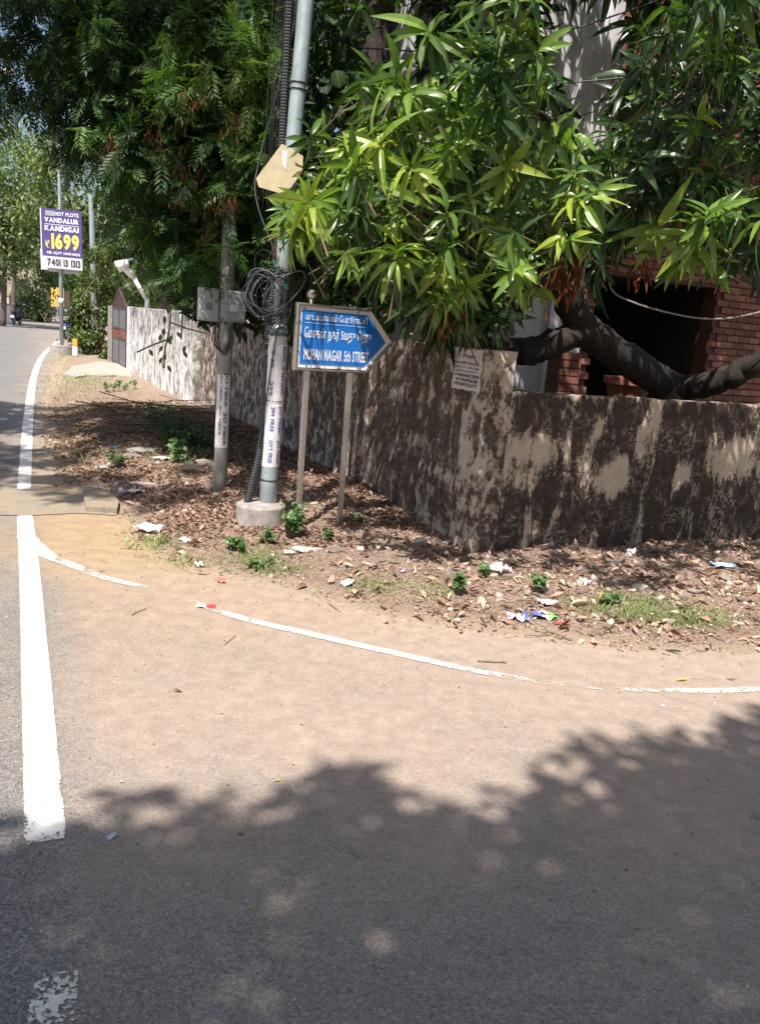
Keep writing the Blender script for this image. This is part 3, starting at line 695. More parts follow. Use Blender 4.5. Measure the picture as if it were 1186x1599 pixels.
# yellowed board tied to the steel pole
yb = 5.70
E = empty('cardboard_panel', tuple(D(438, 265, yb)), 'crooked yellowish angular board tied high on the steel pole', 'board')
pl = [D(x, y, yb + (x - 438) * .0012) for x, y in ((440, 225), (473, 244), (472, 268), (454, 293), (438, 302), (404, 292), (400, 279))]
cc = np.mean(pl, 0); nb = np.array([.15, -.95, -.25]); nb /= np.linalg.norm(nb)
mb = MB(); n = len(pl)
mb.add(pl + [p_ - nb * .028 for p_ in pl], [tuple(range(n))[::-1], tuple(range(n, 2 * n))] + [(k, (k + 1) % n, (k + 1) % n + n, k + n) for k in range(n)])
mb.build('panel', plain('yellowed_board', (.56, .47, .30), .7, 0, .15, 14, .2), E)
mb = MB(); mb.add([pl[0] * .8 + cc * .2 + nb * .002, pl[0] * .62 + cc * .1 + pl[1] * .28 + nb * .002, pl[1] * .2 + cc * .8 + nb * .002, pl[0] * .3 + cc * .7 + nb * .002], [(0, 1, 2, 3)]); mb.build('sticker', mat_paper, E)
mb = MB(); mb.tube([cc - nb * .02, cc - nb * .10 + [.02, 0, .03]], .006, 6); mb.build('mounting_bolt', mat_galv, E)

# ------------------------------------------------------------------ cable coil
CO = empty('cable_coil', tuple(D(418, 460, 5.66)), 'loose hank of black cable looped over the steel pole', 'cable coil')
for k in range(17):
    rn = random.Random(k); big_ = k < 11
    cx, cy = (416 + rn.uniform(-9, 9), 458 + rn.uniform(-6, 6)) if big_ else (434 + rn.uniform(-6, 10), 462 + rn.uniform(-8, 14))
    rx, ry = (28 + rn.uniform(-5, 5), 36 + rn.uniform(-7, 5)) if big_ else (16 + rn.uniform(-4, 5), 44 + rn.uniform(-6, 8))
    rot = rn.uniform(-.5, .5) + (.35 if not big_ else 0); dd = 5.66 + rn.uniform(-.03, .03)
    ph = rn.uniform(0, 6); P_ = []
    for a in np.linspace(0, 2 * PI, 30):
        x = rx * math.cos(a) * (1 + .06 * math.sin(3 * a + ph)); y = ry * math.sin(a) * (1 + .05 * math.sin(2 * a + ph))
        P_.append(D(cx + x * math.cos(rot) - y * math.sin(rot), cy + x * math.sin(rot) + y * math.cos(rot), dd + .015 * math.sin(a * 2 + ph)))
    mb = MB(); mb.tube(P_, .0042 if k % 3 else .0055, 6, cap=False); mb.build('cable_loop', mat_cable if k % 3 == 0 else mat_black, CO, smooth=True)
for (x0, y0, x1, y1) in ((427, 405, 431, 418), (446, 443, 449, 452)):
    mb = MB(); mb.tube([D(x0, y0, 5.63), D(x1, y1, 5.63)], .008, 8); mb.build('green_tape', mat_green, CO)
def wire(pts, r, label, mat=None, cat='cable', group='thin cables around the poles', n=10, name='overhead_cable'):
    mb = MB(); mb.tube(curve_pts([D(*p_) for p_ in pts], n), r, 6); o = mb.build(name, mat or mat_black, None, smooth=True); tag(o, label, cat, group); return o
wire([(405, 700, 5.75), (425, 560, 5.72), (438, 500, 5.7), (455, 440, 5.66), (430, 415, 5.68)], .005, 'black cable trailing down from the hank beside the conduit')
wire([(400, 560, 5.8), (418, 520, 5.74), (440, 480, 5.66), (452, 460, 5.62)], .004, 'black cable loop hanging left of the pole joint')
wire([(430, 405, 5.68), (424, 380, 5.7), (405, 330, 5.75), (398, 290, 5.8), (405, 250, 5.85), (420, 190, 5.9), (455, 60, 5.9), (470, -60, 5.9)], .007, 'thick black cable rising from the hank behind the yellowed board')
wire([(424, 500, 5.8), (398, 415, 5.85), (410, 390, 5.85), (432, 402, 5.7)], .0035, 'thin black loop standing above the cable hank')
for k, (x0, x1) in enumerate(((424, 436), (427, 441), (430, 446), (434, 450), (418, 430), (440, 455))):
    wire([(x0 - 8, 330, 6.1), (x0, 150, 6.1), (x1, -60, 6.1)], .0035, ['first thin black drop wire left of the steel pole above the board', 'second thin black drop wire left of the steel pole above the board', 'third thin black drop wire left of the steel pole above the board', 'fourth thin black drop wire left of the steel pole above the board', 'outermost left thin black drop wire beside the steel pole', 'drop wire almost touching the left edge of the steel pole'][k])
# tangle on the junction box
E = empty('cable_bunch', tuple(D(345, 530, dC - .15)), 'small black cable bunch drooping under the meter boxes', 'cable coil')
for k in range(5):
    cx = 345 + k * 1.5; P_ = [D(cx + (13 - k) * math.cos(a), 525 + (22 + k * 2) * math.sin(a), dC - .15) for a in np.linspace(-.5, 2 * PI - .9, 18)]
    mb = MB(); mb.tube(P_, .0042, 5); mb.build('cable_loop', mat_black, E, smooth=True)
# cross-street wires
wire([(505, 65, 7), (620, 35, 7.3), (760, -20, 7.6)], .006, 'dark wire crossing above the mango crown at top centre')
wire([(560, 75, 7), (700, 80, 6.9), (840, 60, 6.8), (1000, 10, 6.8), (1100, -30, 6.8)], .006, 'dark wire crossing in front of the white house wall')
wire([(600, 95, 6.8), (760, 122, 6.6), (900, 128, 6.4), (1190, 95, 6.2)], .006, 'lower dark wire crossing the mango crown')
wire([(850, 270, 6.2), (1010, 180, 6.0), (1110, 125, 5.8), (1250, 40, 5.6)], .007, 'pale slanting wire through the upper right mango leaves', mat_cable)
wire([(950, 395, 6.6), (953, 450, 6.6), (990, 473, 6.6), (1060, 492, 6.6), (1120, 498, 6.6), (1186, 487, 6.6), (1300, 450, 6.6)], .008, 'thick grey cable sagging in front of the porch', plain('pale_cable', (.22, .2, .19), .6, 0, .15, 20, .1))

# ------------------------------------------------------------------ notice on pillar
q = [onplane(x, y, CN, np.array([Rd[0], Rd[1]])) for x, y in ((717, 543), (760, 547), (749, 612), (706, 606))]
NP = empty('pasted_notice', tuple(np.mean(q, 0)), 'torn white paper notice with phone numbers pasted on the corner pillar', 'notice')
ux2 = q[1] - q[0]; ww = np.linalg.norm(ux2); ux2 = -np.array([Ld[0], Ld[1], 0.]); 
n2 = -np.array([Rd[0], Rd[1], 0.]); c0 = np.mean(q, 0) + n2 * .016
hN = (q[0][2] + q[1][2] - q[2][2] - q[3][2]) / 2; wN = ww
tl_ = .07; uxr = ux2 * math.cos(tl_) - uz * math.sin(tl_) * .0; uyr = uz
V = []; nx_, ny_ = 8, 10
for j in range(ny_ + 1):
    for i in range(nx_ + 1):
        a = (i / nx_ - .5) * wN * (1 + .04 * math.sin(j * 1.3) * (i in (0, nx_))); b_ = (j / ny_ - .5) * hN + .006 * (vn(i * 1.7, j, 3) - .5) * (j in (0, ny_)) * 2
        V.append(c0 + uxr * (a + .010 * (j / ny_ - .5) * 2 * 0) + uyr * b_ + n2 * .003 * vn(i * .8, j * .8, 12))
mk('paper', V, gridfaces(nx_ + 1, ny_ + 1), plain('notice_paper', (.62, .56, .52), .8, 0, .1, 30, .2), NP)
for txt, fx0, fx1, f0, f1 in (('சிவநா', .3, .75, .76, .86), ('வாடகைக்கு விடப்படும்', .08, .9, .62, .70), ('வீடு  கடை', .1, .9, .52, .58), ('தொடர்புக்கு', .12, .85, .42, .48), ('+98413210', .06, .94, .31, .39), ('97909638', .15, .9, .20, .28), ('+978925277', .06, .92, .09, .17)):
    text_on('lettering', txt, c0 + uxr * wN * (fx0 - .5) + uyr * hN * (f0 - .5), uxr, uyr, wN * (fx1 - fx0), hN * (f1 - f0), mat_ink, NP, .02, .0055 if n2 @ np.cross(uxr, uyr) > 0 else -.0055)
mb = MB(); mb.add([c0 + uxr * wN * a + uyr * hN * b_ + n2 * .0055 for a, b_ in ((-.45, .24), (-.3, .24), (-.3, .42), (-.45, .42))], [(0, 1, 2, 3)]); mb.build('printed_square', plain('faded_ink', (.4, .36, .34), .8, 0, .1, 50, 0), NP)

# ================================================================== foliage
def frames(Dv, Uv):
    Dv = Dv / np.linalg.norm(Dv, axis=1)[:, None]; Yv = np.cross(Uv, Dv); Yv /= np.linalg.norm(Yv, axis=1)[:, None] + 1e-9
    return Dv, Yv, np.cross(Dv, Yv)
def scatter(T, TF, Tm, Pp, Dv, Uv, Sc, tint):
    """many copies of one leaf template joined into arrays"""
    Xa, Ya, Za = frames(Dv, Uv); k = len(Pp); nv = len(T); Sc = np.asarray(Sc)
    if Sc.ndim == 1: Sc = np.stack([Sc] * 3, 1)
    V = Pp[:, None] + (T[None, :, :1] * Sc[:, None, :1]) * Xa[:, None] + (T[None, :, 1:2] * Sc[:, None, 1:2]) * Ya[:, None] + (T[None, :, 2:] * Sc[:, None, 2:]) * Za[:, None]
    Fc = TF[None] + (np.arange(k) * nv)[:, None, None]
    return V.reshape(-1, 3), Fc.reshape(-1, TF.shape[1]), np.repeat(tint, nv), np.tile(Tm, k)
def joinsc(lst):
    V = []; Fc = []; t_ = []; m_ = []; n = 0
    for a, b_, c_, d_ in lst: V.append(a); Fc.append(b_ + n); t_.append(c_); m_.append(d_); n += len(a)
    return np.vstack(V), np.vstack(Fc), np.concatenate(t_), np.concatenate(m_)
def foliage(name, lst, mat, parent, kind='stuff'):
    V, Fc, t_, m_ = joinsc(lst); return fastmesh(name, V, Fc, mat, parent, kind, attrs={'tint': t_, 'mid': m_})
def leaf_tpl(xs, ws, droop, fold=.3, wavy=0., seed=0):
    V = []; m_ = []; rn = random.Random(seed)
    for x, w_ in zip(xs, ws):
        z = -droop * x * x; j = wavy * rn.uniform(-1, 1)
        V += [(x, -w_, z + fold * w_ + j), (x, 0, z), (x, w_, z + fold * w_ - j)]; m_ += [1, 0, 1]
    n = len(xs); Fc = [(i * 3 + k, i * 3 + 3 + k, i * 3 + 4 + k, i * 3 + 1 + k) for i in range(n - 1) for k in (0, 1)]
    return np.array(V, float), np.array(Fc), np.array(m_, float)
MX = (0, .09, .28, .55, .8, 1.0); MW = (.014, .03, .11, .13, .085, .004)
MANGO = [leaf_tpl(MX, MW, d_, f_, .012, k) for k, (d_, f_) in enumerate(((.35, .45), (.6, .6), (.85, .4), (1.1, .5)))]
SIMPLE = leaf_tpl((0, .5, 1), (.02, .16, .01), .2, .3)
DRY = [leaf_tpl((0, .2, .5, .8, 1), (.02, .12, .18, .12, .01), d_, f_, .05, k) for k, (d_, f_) in enumerate(((-.35, 1.2), (.4, .9), (-.15, -.8), (.25, 1.6)))]
ROUND = leaf_tpl((0, .15, .5, .85, 1), (.05, .35, .5, .34, .04), .25, .2, .03, 2)
def frond_tpl(n=7, L_=.26, w_=.055, seed=0):
    V = []; Fc = []; m_ = []; rn = random.Random(seed)
    for i in range(n):
        x = .12 + .88 * i / n
        for sgn in (-1, 1):
            an = sgn * (1.05 - .5 * i / n) + rn.uniform(-.12, .12); ln = L_ * (.75 + .5 * math.sin(PI * (i + 1) / (n + 1))) * rn.uniform(.85, 1.1)
            dx, dy = math.cos(an), math.sin(an); z0 = -.25 * x * x; dz = -.35 * rn.uniform(.4, 1.4)
            k = len(V); V += [(x, 0, z0), (x + dx * ln * .45 - dy * w_, dy * ln * .45 + dx * w_, z0 + dz * ln * .3), (x + dx * ln, dy * ln, z0 + dz * ln), (x + dx * ln * .45 + dy * w_, dy * ln * .45 - dx * w_, z0 + dz * ln * .3)]
            Fc.append((k, k + 1, k + 2, k + 3)); m_ += [.5, 1, 1, 1]
    k = len(V); V += [(0, -.008, 0), (1, -.004, -.25), (1.2, 0, -.34), (1, .004, -.25)]; Fc.append((k, k + 1, k + 2, k + 3)); m_ += [1] * 4
    return np.array(V, float), np.array(Fc), np.array(m_, float)
FROND = [frond_tpl(7, .27, .045, 1), frond_tpl(6, .30, .05, 2), frond_tpl(8, .24, .04, 3)]
def unit(n):
    v = RNG.normal(size=(n, 3)); return v / np.linalg.norm(v, axis=1)[:, None]
def sample_px(poly, d0, d1, n):
    poly = np.array(poly, float); mn, mx = poly.min(0), poly.max(0); out = []
    while len(out) < n:
        q = RNG.uniform(mn, mx, (n * 2, 2)); q = q[inside([tuple(p_) for p_ in poly], q[:, 0], q[:, 1])]
        out += [D(a, b_, RNG.uniform(d0, d1)) for a, b_ in q]
    return np.array(out[:n])
def along_sun(P_, z):
    """points at height z whose shadow falls on P_"""
    P_ = np.asarray(P_); dz = (z - P_[:, 2]); return np.stack([P_[:, 0] - sh[0] * SHL * dz, P_[:, 1] - sh[1] * SHL * dz, z], 1)

# ---------------------------------------------------------------- mango tree
TB = D(1062, 640, 7.55); TB[2] = 0
MT = empty('mango_tree', tuple(TB), 'mango tree with long glossy drooping leaves leaning over the stained wall', 'tree')
fork = D(1050, 600, 7.5)
mb = MB(); mb.tube(curve_pts([TB + [.05, 0, -.1], TB + [0, 0, .5], fork], 6), lerpn([.24, .2, .19], 13), 14); mb.build('trunk', mat_darkbark, MT, smooth=True)
def limb(pts, rads, name='limb'):
    P_ = curve_pts([p_ if len(p_) == 3 and isinstance(p_, np.ndarray) else D(*p_) for p_ in pts], 8)
    P_ = [q + RNG.normal(0, .008, 3) for q in P_]
    R_ = [.84 * q for q in lerpn(rads, len(P_))]; R_ = [r * (1 + .04 * math.sin(i * .7)) for i, r in enumerate(R_)]
    mb = MB(); mb.tube(P_, R_, 16)
    for i in range(len(P_)):
        for k in range(16):
            v = np.array(mb.V[i * 16 + k]); kk = abs(k - 8); f = 1 + .2 * (float(fbm(kk * .9, i * .33, len(P_))) - .47) + RNG.normal(0, .02); mb.V[i * 16 + k] = tuple(P_[i] + (v - P_[i]) * f)
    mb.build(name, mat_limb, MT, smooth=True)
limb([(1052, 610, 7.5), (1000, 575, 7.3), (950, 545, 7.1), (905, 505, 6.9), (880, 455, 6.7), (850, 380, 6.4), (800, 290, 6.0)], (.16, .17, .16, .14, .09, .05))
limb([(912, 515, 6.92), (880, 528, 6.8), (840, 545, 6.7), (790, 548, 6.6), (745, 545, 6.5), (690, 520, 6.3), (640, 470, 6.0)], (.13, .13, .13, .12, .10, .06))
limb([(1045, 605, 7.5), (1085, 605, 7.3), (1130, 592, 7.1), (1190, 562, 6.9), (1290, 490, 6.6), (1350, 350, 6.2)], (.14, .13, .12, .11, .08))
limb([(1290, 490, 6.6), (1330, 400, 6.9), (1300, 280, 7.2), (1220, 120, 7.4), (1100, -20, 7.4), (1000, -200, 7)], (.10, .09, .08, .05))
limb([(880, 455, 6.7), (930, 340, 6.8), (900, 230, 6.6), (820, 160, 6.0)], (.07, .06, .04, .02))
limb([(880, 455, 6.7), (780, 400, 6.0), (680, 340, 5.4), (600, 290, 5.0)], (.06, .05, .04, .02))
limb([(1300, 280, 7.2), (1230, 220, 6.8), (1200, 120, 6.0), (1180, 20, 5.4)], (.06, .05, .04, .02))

wh = []   # whorl centres: pos, tint mean, leaf length
def addw(P_, t0, t1, l0, l1):
    for p_ in P_: wh.append((p_, RNG.uniform(t0, t1), RNG.uniform(l0, l1)))
front = [(535, 195), (600, 190), (660, 130), (740, 75), (830, 55), (870, 130), (890, 200), (935, 260), (960, 330), (900, 420), (840, 455), (790, 480), (700, 500), (600, 490), (530, 455), (470, 390), (430, 345), (450, 300), (520, 275)]
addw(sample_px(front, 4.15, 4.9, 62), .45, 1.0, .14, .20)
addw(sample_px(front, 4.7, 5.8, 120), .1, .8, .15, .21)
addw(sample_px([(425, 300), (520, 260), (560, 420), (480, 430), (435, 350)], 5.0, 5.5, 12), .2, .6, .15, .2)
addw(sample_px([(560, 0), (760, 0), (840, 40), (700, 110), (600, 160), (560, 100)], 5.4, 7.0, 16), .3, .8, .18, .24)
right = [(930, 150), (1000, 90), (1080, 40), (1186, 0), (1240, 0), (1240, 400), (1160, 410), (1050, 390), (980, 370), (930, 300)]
addw(sample_px(right, 4.7, 6.0, 50), .0, .45, .15, .22)  # low tints here and on the inner whorls put crown shade into leaf colour
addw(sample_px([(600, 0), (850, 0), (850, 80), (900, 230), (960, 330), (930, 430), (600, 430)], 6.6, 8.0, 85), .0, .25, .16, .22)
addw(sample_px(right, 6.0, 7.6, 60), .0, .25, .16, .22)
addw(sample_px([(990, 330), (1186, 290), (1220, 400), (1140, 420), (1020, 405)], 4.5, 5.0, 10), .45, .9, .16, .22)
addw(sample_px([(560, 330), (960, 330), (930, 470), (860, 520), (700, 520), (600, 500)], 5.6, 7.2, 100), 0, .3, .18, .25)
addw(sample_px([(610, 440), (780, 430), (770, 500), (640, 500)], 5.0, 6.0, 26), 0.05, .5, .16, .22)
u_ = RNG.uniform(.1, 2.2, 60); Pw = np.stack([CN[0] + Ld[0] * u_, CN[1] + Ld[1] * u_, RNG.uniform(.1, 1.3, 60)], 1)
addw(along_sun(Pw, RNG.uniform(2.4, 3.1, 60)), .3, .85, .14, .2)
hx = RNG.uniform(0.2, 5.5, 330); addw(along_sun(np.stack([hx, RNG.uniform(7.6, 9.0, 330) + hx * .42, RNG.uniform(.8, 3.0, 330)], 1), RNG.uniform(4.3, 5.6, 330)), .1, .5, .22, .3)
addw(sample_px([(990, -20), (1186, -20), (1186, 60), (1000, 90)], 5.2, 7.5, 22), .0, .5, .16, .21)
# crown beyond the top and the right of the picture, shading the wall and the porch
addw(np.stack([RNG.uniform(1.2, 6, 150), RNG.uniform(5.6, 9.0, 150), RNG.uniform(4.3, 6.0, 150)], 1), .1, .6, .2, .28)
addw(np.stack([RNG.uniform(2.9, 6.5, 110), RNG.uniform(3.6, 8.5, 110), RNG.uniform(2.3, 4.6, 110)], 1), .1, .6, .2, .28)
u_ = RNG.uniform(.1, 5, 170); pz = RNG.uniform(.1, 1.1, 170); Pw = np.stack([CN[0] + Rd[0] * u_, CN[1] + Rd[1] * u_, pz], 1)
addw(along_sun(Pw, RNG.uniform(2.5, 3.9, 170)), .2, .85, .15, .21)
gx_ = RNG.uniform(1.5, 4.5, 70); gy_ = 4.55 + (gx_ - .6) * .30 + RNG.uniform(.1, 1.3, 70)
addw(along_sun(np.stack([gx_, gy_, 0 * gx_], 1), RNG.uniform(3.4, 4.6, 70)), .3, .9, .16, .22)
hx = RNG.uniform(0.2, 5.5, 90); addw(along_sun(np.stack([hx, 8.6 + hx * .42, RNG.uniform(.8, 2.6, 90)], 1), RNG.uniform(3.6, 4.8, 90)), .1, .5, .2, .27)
cand = [[] for _ in MANGO]; twg = MB(); leaves = []
def keep_out(p_):
    """nothing in the clear window onto the white wall and in the porch mouth"""
    v = p_ - EYEP; dep = v @ fwd
    if dep < .3: return False
    x, y = W_ / 2 + F_ * (v @ rt) / dep, H_ / 2 - F_ * (v @ up) / dep
    if y < -30 or x > 1260: return False
    if inside([(825, -30), (1000, -30), (975, 90), (945, 200), (925, 262), (895, 215), (862, 130), (838, 70)], np.array([x]), np.array([y]))[0]: return True
    if 400 < x < 560 and y > 395 : return True
    if x < 625 and y > 425: return True
    if x < 480 and y > 370: return True
    if y > 455 and x > 790: return True
    if 790 < x < 900 and y > 440: return True
    if x < 560 and y < 170 and dep < 8: return True
    if y > 512: return True
    if 560 < x < 660 and 20 < y < 110: return True
    return x < 430
def shades_sign(p_):
    sd_ = np.array(sdir); t_ = ((SP - p_) @ nrm) / (sd_ @ nrm)
    if t_ < .15: return False
    q = p_ + sd_ * t_; a = (q - SP) @ ux; return -.25 < a < .5 and zb - .12 < q[2] < zt + .12
for p_, tm, ln in wh:
    if keep_out(p_) or (shades_sign(p_) and RNG.uniform() < .88): continue
    ax_ = np.array([RNG.normal(0, .5), -.35 + RNG.normal(0, .45), .45 + RNG.normal(0, .25)]); ax_ /= np.linalg.norm(ax_)
    e1 = np.cross(ax_, [0, 0, 1.]); e1 /= np.linalg.norm(e1); e2 = np.cross(ax_, e1); nl = RNG.integers(8, 18)
    for i in range(nl):
        az = i * 2.4 + RNG.uniform(-.3, .3); f = i / nl; pol = .35 + 1.25 * f + RNG.uniform(-.15, .2)
        dv = ax_ * math.cos(pol) + (e1 * math.cos(az) + e2 * math.sin(az)) * math.sin(pol); dv[2] -= .22 + .6 * f * RNG.uniform(.3, 1.4); dv /= np.linalg.norm(dv)
        uu = ax_ + RNG.normal(0, .25, 3); 
        if abs(uu @ dv) / np.linalg.norm(uu) > .95: uu = uu + e1
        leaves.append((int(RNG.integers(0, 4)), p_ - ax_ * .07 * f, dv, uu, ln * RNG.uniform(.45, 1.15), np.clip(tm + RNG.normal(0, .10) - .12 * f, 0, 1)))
    tl0 = p_ - ax_ * RNG.uniform(.15, .4) + np.array([0, .06, -.02]); twg.tube([p_, (p_ + tl0) / 2 + RNG.normal(0, .01, 3), tl0], [.003, .004, .006], 4)
# nearest leaves in the picture become parts
def scr(p_):
    v = p_ - EYEP; dep = v @ fwd
    return (W_ / 2 + F_ * (v @ rt) / dep, H_ / 2 - F_ * (v @ up) / dep, dep) if dep > .1 else (-1, -1, -1)
key = []
for i, l_ in enumerate(leaves):
    x, y, dep = scr(l_[1] + l_[2] * l_[4] * .5)
    key.append((-l_[4] / dep if 0 < x < W_ and 0 < y < H_ and 0 < dep < 5.2 else 1, i))
key.sort(); single = set(i for k, i in key[:285] if k < 0)
var = {}
for mi in range(4):
    for ti in range(7):
        T, TF, Tm = MANGO[mi]; me = bpy.data.meshes.new('leaf'); me.from_pydata([tuple(v) for v in T], [], [tuple(f) for f in TF])
        for nm, a in (('tint', np.full(len(T), ti / 6)), ('mid', Tm)):
            at = me.attributes.new(nm, 'FLOAT', 'POINT'); at.data.foreach_set('value', a.astype(np.float32))
        me.materials.append(mat_mango); var[mi, ti] = me
lst = []
for i in sorted(single):
    mi, p_, dv, uu, ln, t_ = leaves[i]; Xa, Ya, Za = frames(np.array([dv]), np.array([uu])); o = bpy.data.objects.new('leaf', var[mi, int(round(t_ * 6))]); C.objects.link(o); o.parent = MT
    q = p_ - TB; o.matrix_local = Matrix(((Xa[0][0] * ln, Ya[0][0] * ln, Za[0][0] * ln, q[0]), (Xa[0][1] * ln, Ya[0][1] * ln, Za[0][1] * ln, q[1]), (Xa[0][2] * ln, Ya[0][2] * ln, Za[0][2] * ln, q[2]), (0, 0, 0, 1)))
for mi in range(4):
    q = [l_ for i, l_ in enumerate(leaves) if l_[0] == mi and i not in single]
    lst.append(scatter(*MANGO[mi], np.array([l_[1] for l_ in q]), np.array([l_[2] for l_ in q]), np.array([l_[3] for l_ in q]), np.array([l_[4] for l_ in q]), np.array([l_[5] for l_ in q])))
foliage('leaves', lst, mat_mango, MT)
twg.build('twigs', mat_twig, MT, kind='stuff')
# withered brown sprays inside the crown
def sprays(px_list, parent, n, size, mat=None):
    l2 = []
    for (x, y, dd, r) in px_list:
        c_ = D(x, y, dd); P_ = c_ + RNG.normal(0, 1, (n, 3)) * [r * .6, r * .6, r]; dv = RNG.normal(0, .35, (n, 3)) + [0, 0, -1]
        l2.append(scatter(*DRY[0], P_, dv, unit(n), RNG.uniform(.5, 1.2, (n, 1)) * [size, size * .35, size * .5], RNG.uniform(0, 1, n)))
    foliage('withered_leaves', l2, mat or mat_red, parent)
sprays([(870, 430, 5.6, .10), (895, 420, 5.5, .08), (700, 470, 5.3, .05), (1000, 410, 6.2, .06)], MT, 26, .16)

# ---------------------------------------------------------------- feathery tree on the left
NB = np.array([-2.9, 9.6, 0.]) + np.array([Rd[0], Rd[1], 0]) * 2.4
NT = empty('neem_tree', tuple(NB), 'dark feathery leaved tree spreading over the left wall and hanging across the road', 'tree')
mb = MB(); mb.tube(curve_pts([NB + [0, 0, -.1], NB + [-.05, -.1, 1.6], NB + [-.5, -.7, 3.2], NB + [-1.3, -1.9, 5.0], NB + [-1.7, -2.6, 7]], 6), lerpn([.2, .16, .14, .1, .05], 25), 12); mb.build('trunk', mat_darkbark, NT, smooth=True)
for a in ((-2.8, -2.0, 4.8), (-.6, -2.4, 4.8), (-2.8, -4.0, 5.9), (-1.2, -4.6, 6.2)):
    e = NB + np.array(a); s_ = NB + np.array([-.25, -.5, 3.0]); mb = MB(); mb.tube(curve_pts([s_, (s_ + e) / 2 + RNG.normal(0, .15, 3), e, e + (e - s_) * .3 + [0, 0, -.2]], 6), lerpn([.08, .05, .03, .01], 19), 8); mb.build('limb', mat_darkbark, NT, smooth=True)
shoots = []
def addshoots(P_, t0, t1, ln=.195, hang=.5): 
    for p_ in P_: shoots.append((p_, RNG.uniform(t0, t1), ln, hang))
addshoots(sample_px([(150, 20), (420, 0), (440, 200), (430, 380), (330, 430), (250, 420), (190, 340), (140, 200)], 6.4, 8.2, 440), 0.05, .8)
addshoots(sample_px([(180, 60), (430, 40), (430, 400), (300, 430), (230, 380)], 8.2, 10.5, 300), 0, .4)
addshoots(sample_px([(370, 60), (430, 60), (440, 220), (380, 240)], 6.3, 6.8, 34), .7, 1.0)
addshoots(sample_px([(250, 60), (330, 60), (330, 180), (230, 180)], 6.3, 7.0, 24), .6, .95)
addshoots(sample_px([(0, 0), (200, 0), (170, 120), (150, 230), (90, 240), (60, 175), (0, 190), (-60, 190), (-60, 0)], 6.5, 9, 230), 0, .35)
def skygap(P_):
    out = []
    for p_ in P_:
        x, y, dep = scr(p_[0]); 
        g1 = 0 <= x < 235 and 0 < y < 260 and float(fbm(x / 34., y / 34., 140)) > (.55 if x < 90 else .60)
        g2 = x < 70 and 70 < y < 190 and float(fbm(x / 22., y / 22., 141)) > .50
        if not (g1 or g2): out.append(p_)
    return out
addshoots(sample_px([(0, -40), (500, -40), (500, 10), (0, 10)], 6.5, 9, 120), 0, .4)
shoots = skygap(shoots)
addshoots(sample_px([(255, 390), (330, 390), (330, 440), (265, 440)], 8, 10, 40), 0, .4)
# high crown above the picture; its shade lies on the verge and across the road
tx = RNG.uniform(-6.5, -.7, 1300); ty = RNG.uniform(5.9, 12.0, 1300)
Pt = np.stack([tx, ty, 0 * tx], 1); g_ = fbm(tx * 1.3 + ty * .7, ty * 2.6, 77); okk = (g_ > .36) & ((ty > 6.3) | (tx > -2.6)) & (ty - 6.1 > (tx + 1.2) * -.05)
band = (np.abs(ty - 8.8 - (tx + 4) * .0) < .35) & (tx < -3.2)
Pt = Pt[okk & ~band]
addshoots(along_sun(Pt, RNG.uniform(4.8, 7.2, len(Pt))), .1, .7)
lst = [[], [], []]
for p_, t_, ln, hang in shoots:
    nf = RNG.integers(10, 16); ax_ = np.array([RNG.normal(0, .6), RNG.normal(-.2, .6), -.3 + RNG.normal(0, .4)]); ax_ /= np.linalg.norm(ax_)
    for k in range(nf):
        f = k / nf; q = p_ + ax_ * (f - .5) * .35; dv = ax_ * .5 + unit(1)[0] * .9 + [0, 0, -hang * .6]; lst[k % 3].append((q, dv, [RNG.normal(0, .4), RNG.normal(-.3, .4), 1], ln * RNG.uniform(.8, 1.25), np.clip(t_ + RNG.normal(0, .1), 0, 1)))
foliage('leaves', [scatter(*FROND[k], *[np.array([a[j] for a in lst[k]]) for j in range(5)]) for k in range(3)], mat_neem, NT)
sprays([(290, 155, 6.15, .08), (305, 150, 6.15, .05), (275, 255, 6.1, .10), (292, 285, 6.1, .11), (170, 225, 6.2, .05), (335, 320, 6.1, .08), (362, 315, 6.1, .04), (365, 190, 6.1, .06), (432, 395, 5.6, .04), (240, 210, 6.1, .05), (325, 365, 6.1, .07)], NT, 26, .055)
mb = MB()
for k in range(26):
    x0 = RNG.uniform(150, 430); y0 = RNG.uniform(-20, 200); P_ = [D(x0 + RNG.normal(0, 8) + j * RNG.normal(0, 3), y0 + j * RNG.uniform(35, 60), 7.2 + RNG.normal(0, .1)) for j in range(6)]; mb.tube(P_, .005, 5)
mb.build('twigs', mat_twig, NT, kind='stuff')

# creeper-clad dark tree between the pole and the mango
CB = np.array([-.15, 8.6, 0.])
CT = empty('creeper_clad_tree', tuple(CB), 'shady tree wrapped in broad leaved creeper rising just right of the steel pole', 'tree')
mb = MB(); mb.tube(curve_pts([CB + [0, 0, -.1], CB + [-.1, 0, 1.5], CB + [-.25, -.1, 3.5], CB + [-.2, -.4, 6]], 6), lerpn([.25, .2, .17, .1], 19), 12); mb.build('trunk', mat_darkbark, CT, smooth=True)
n = 1500; P_ = sample_px([(455, 0), (560, 0), (565, 100), (660, 240), (660, 500), (440, 500), (430, 300), (440, 150)], 7.0, 7.9, n)
l2 = [scatter(*ROUND, P_[:500], RNG.normal(0, .3, (500, 3)) + [0, -.3, -1], RNG.normal(0, .3, (500, 3)) + [0, -1, .3], RNG.uniform(.08, .17, 500), RNG.uniform(0, .45, 500))]
l2.append(scatter(*SIMPLE, P_[500:], unit(n - 500), unit(n - 500), RNG.uniform(.1, .2, n - 500), RNG.uniform(0, .5, n - 500)))
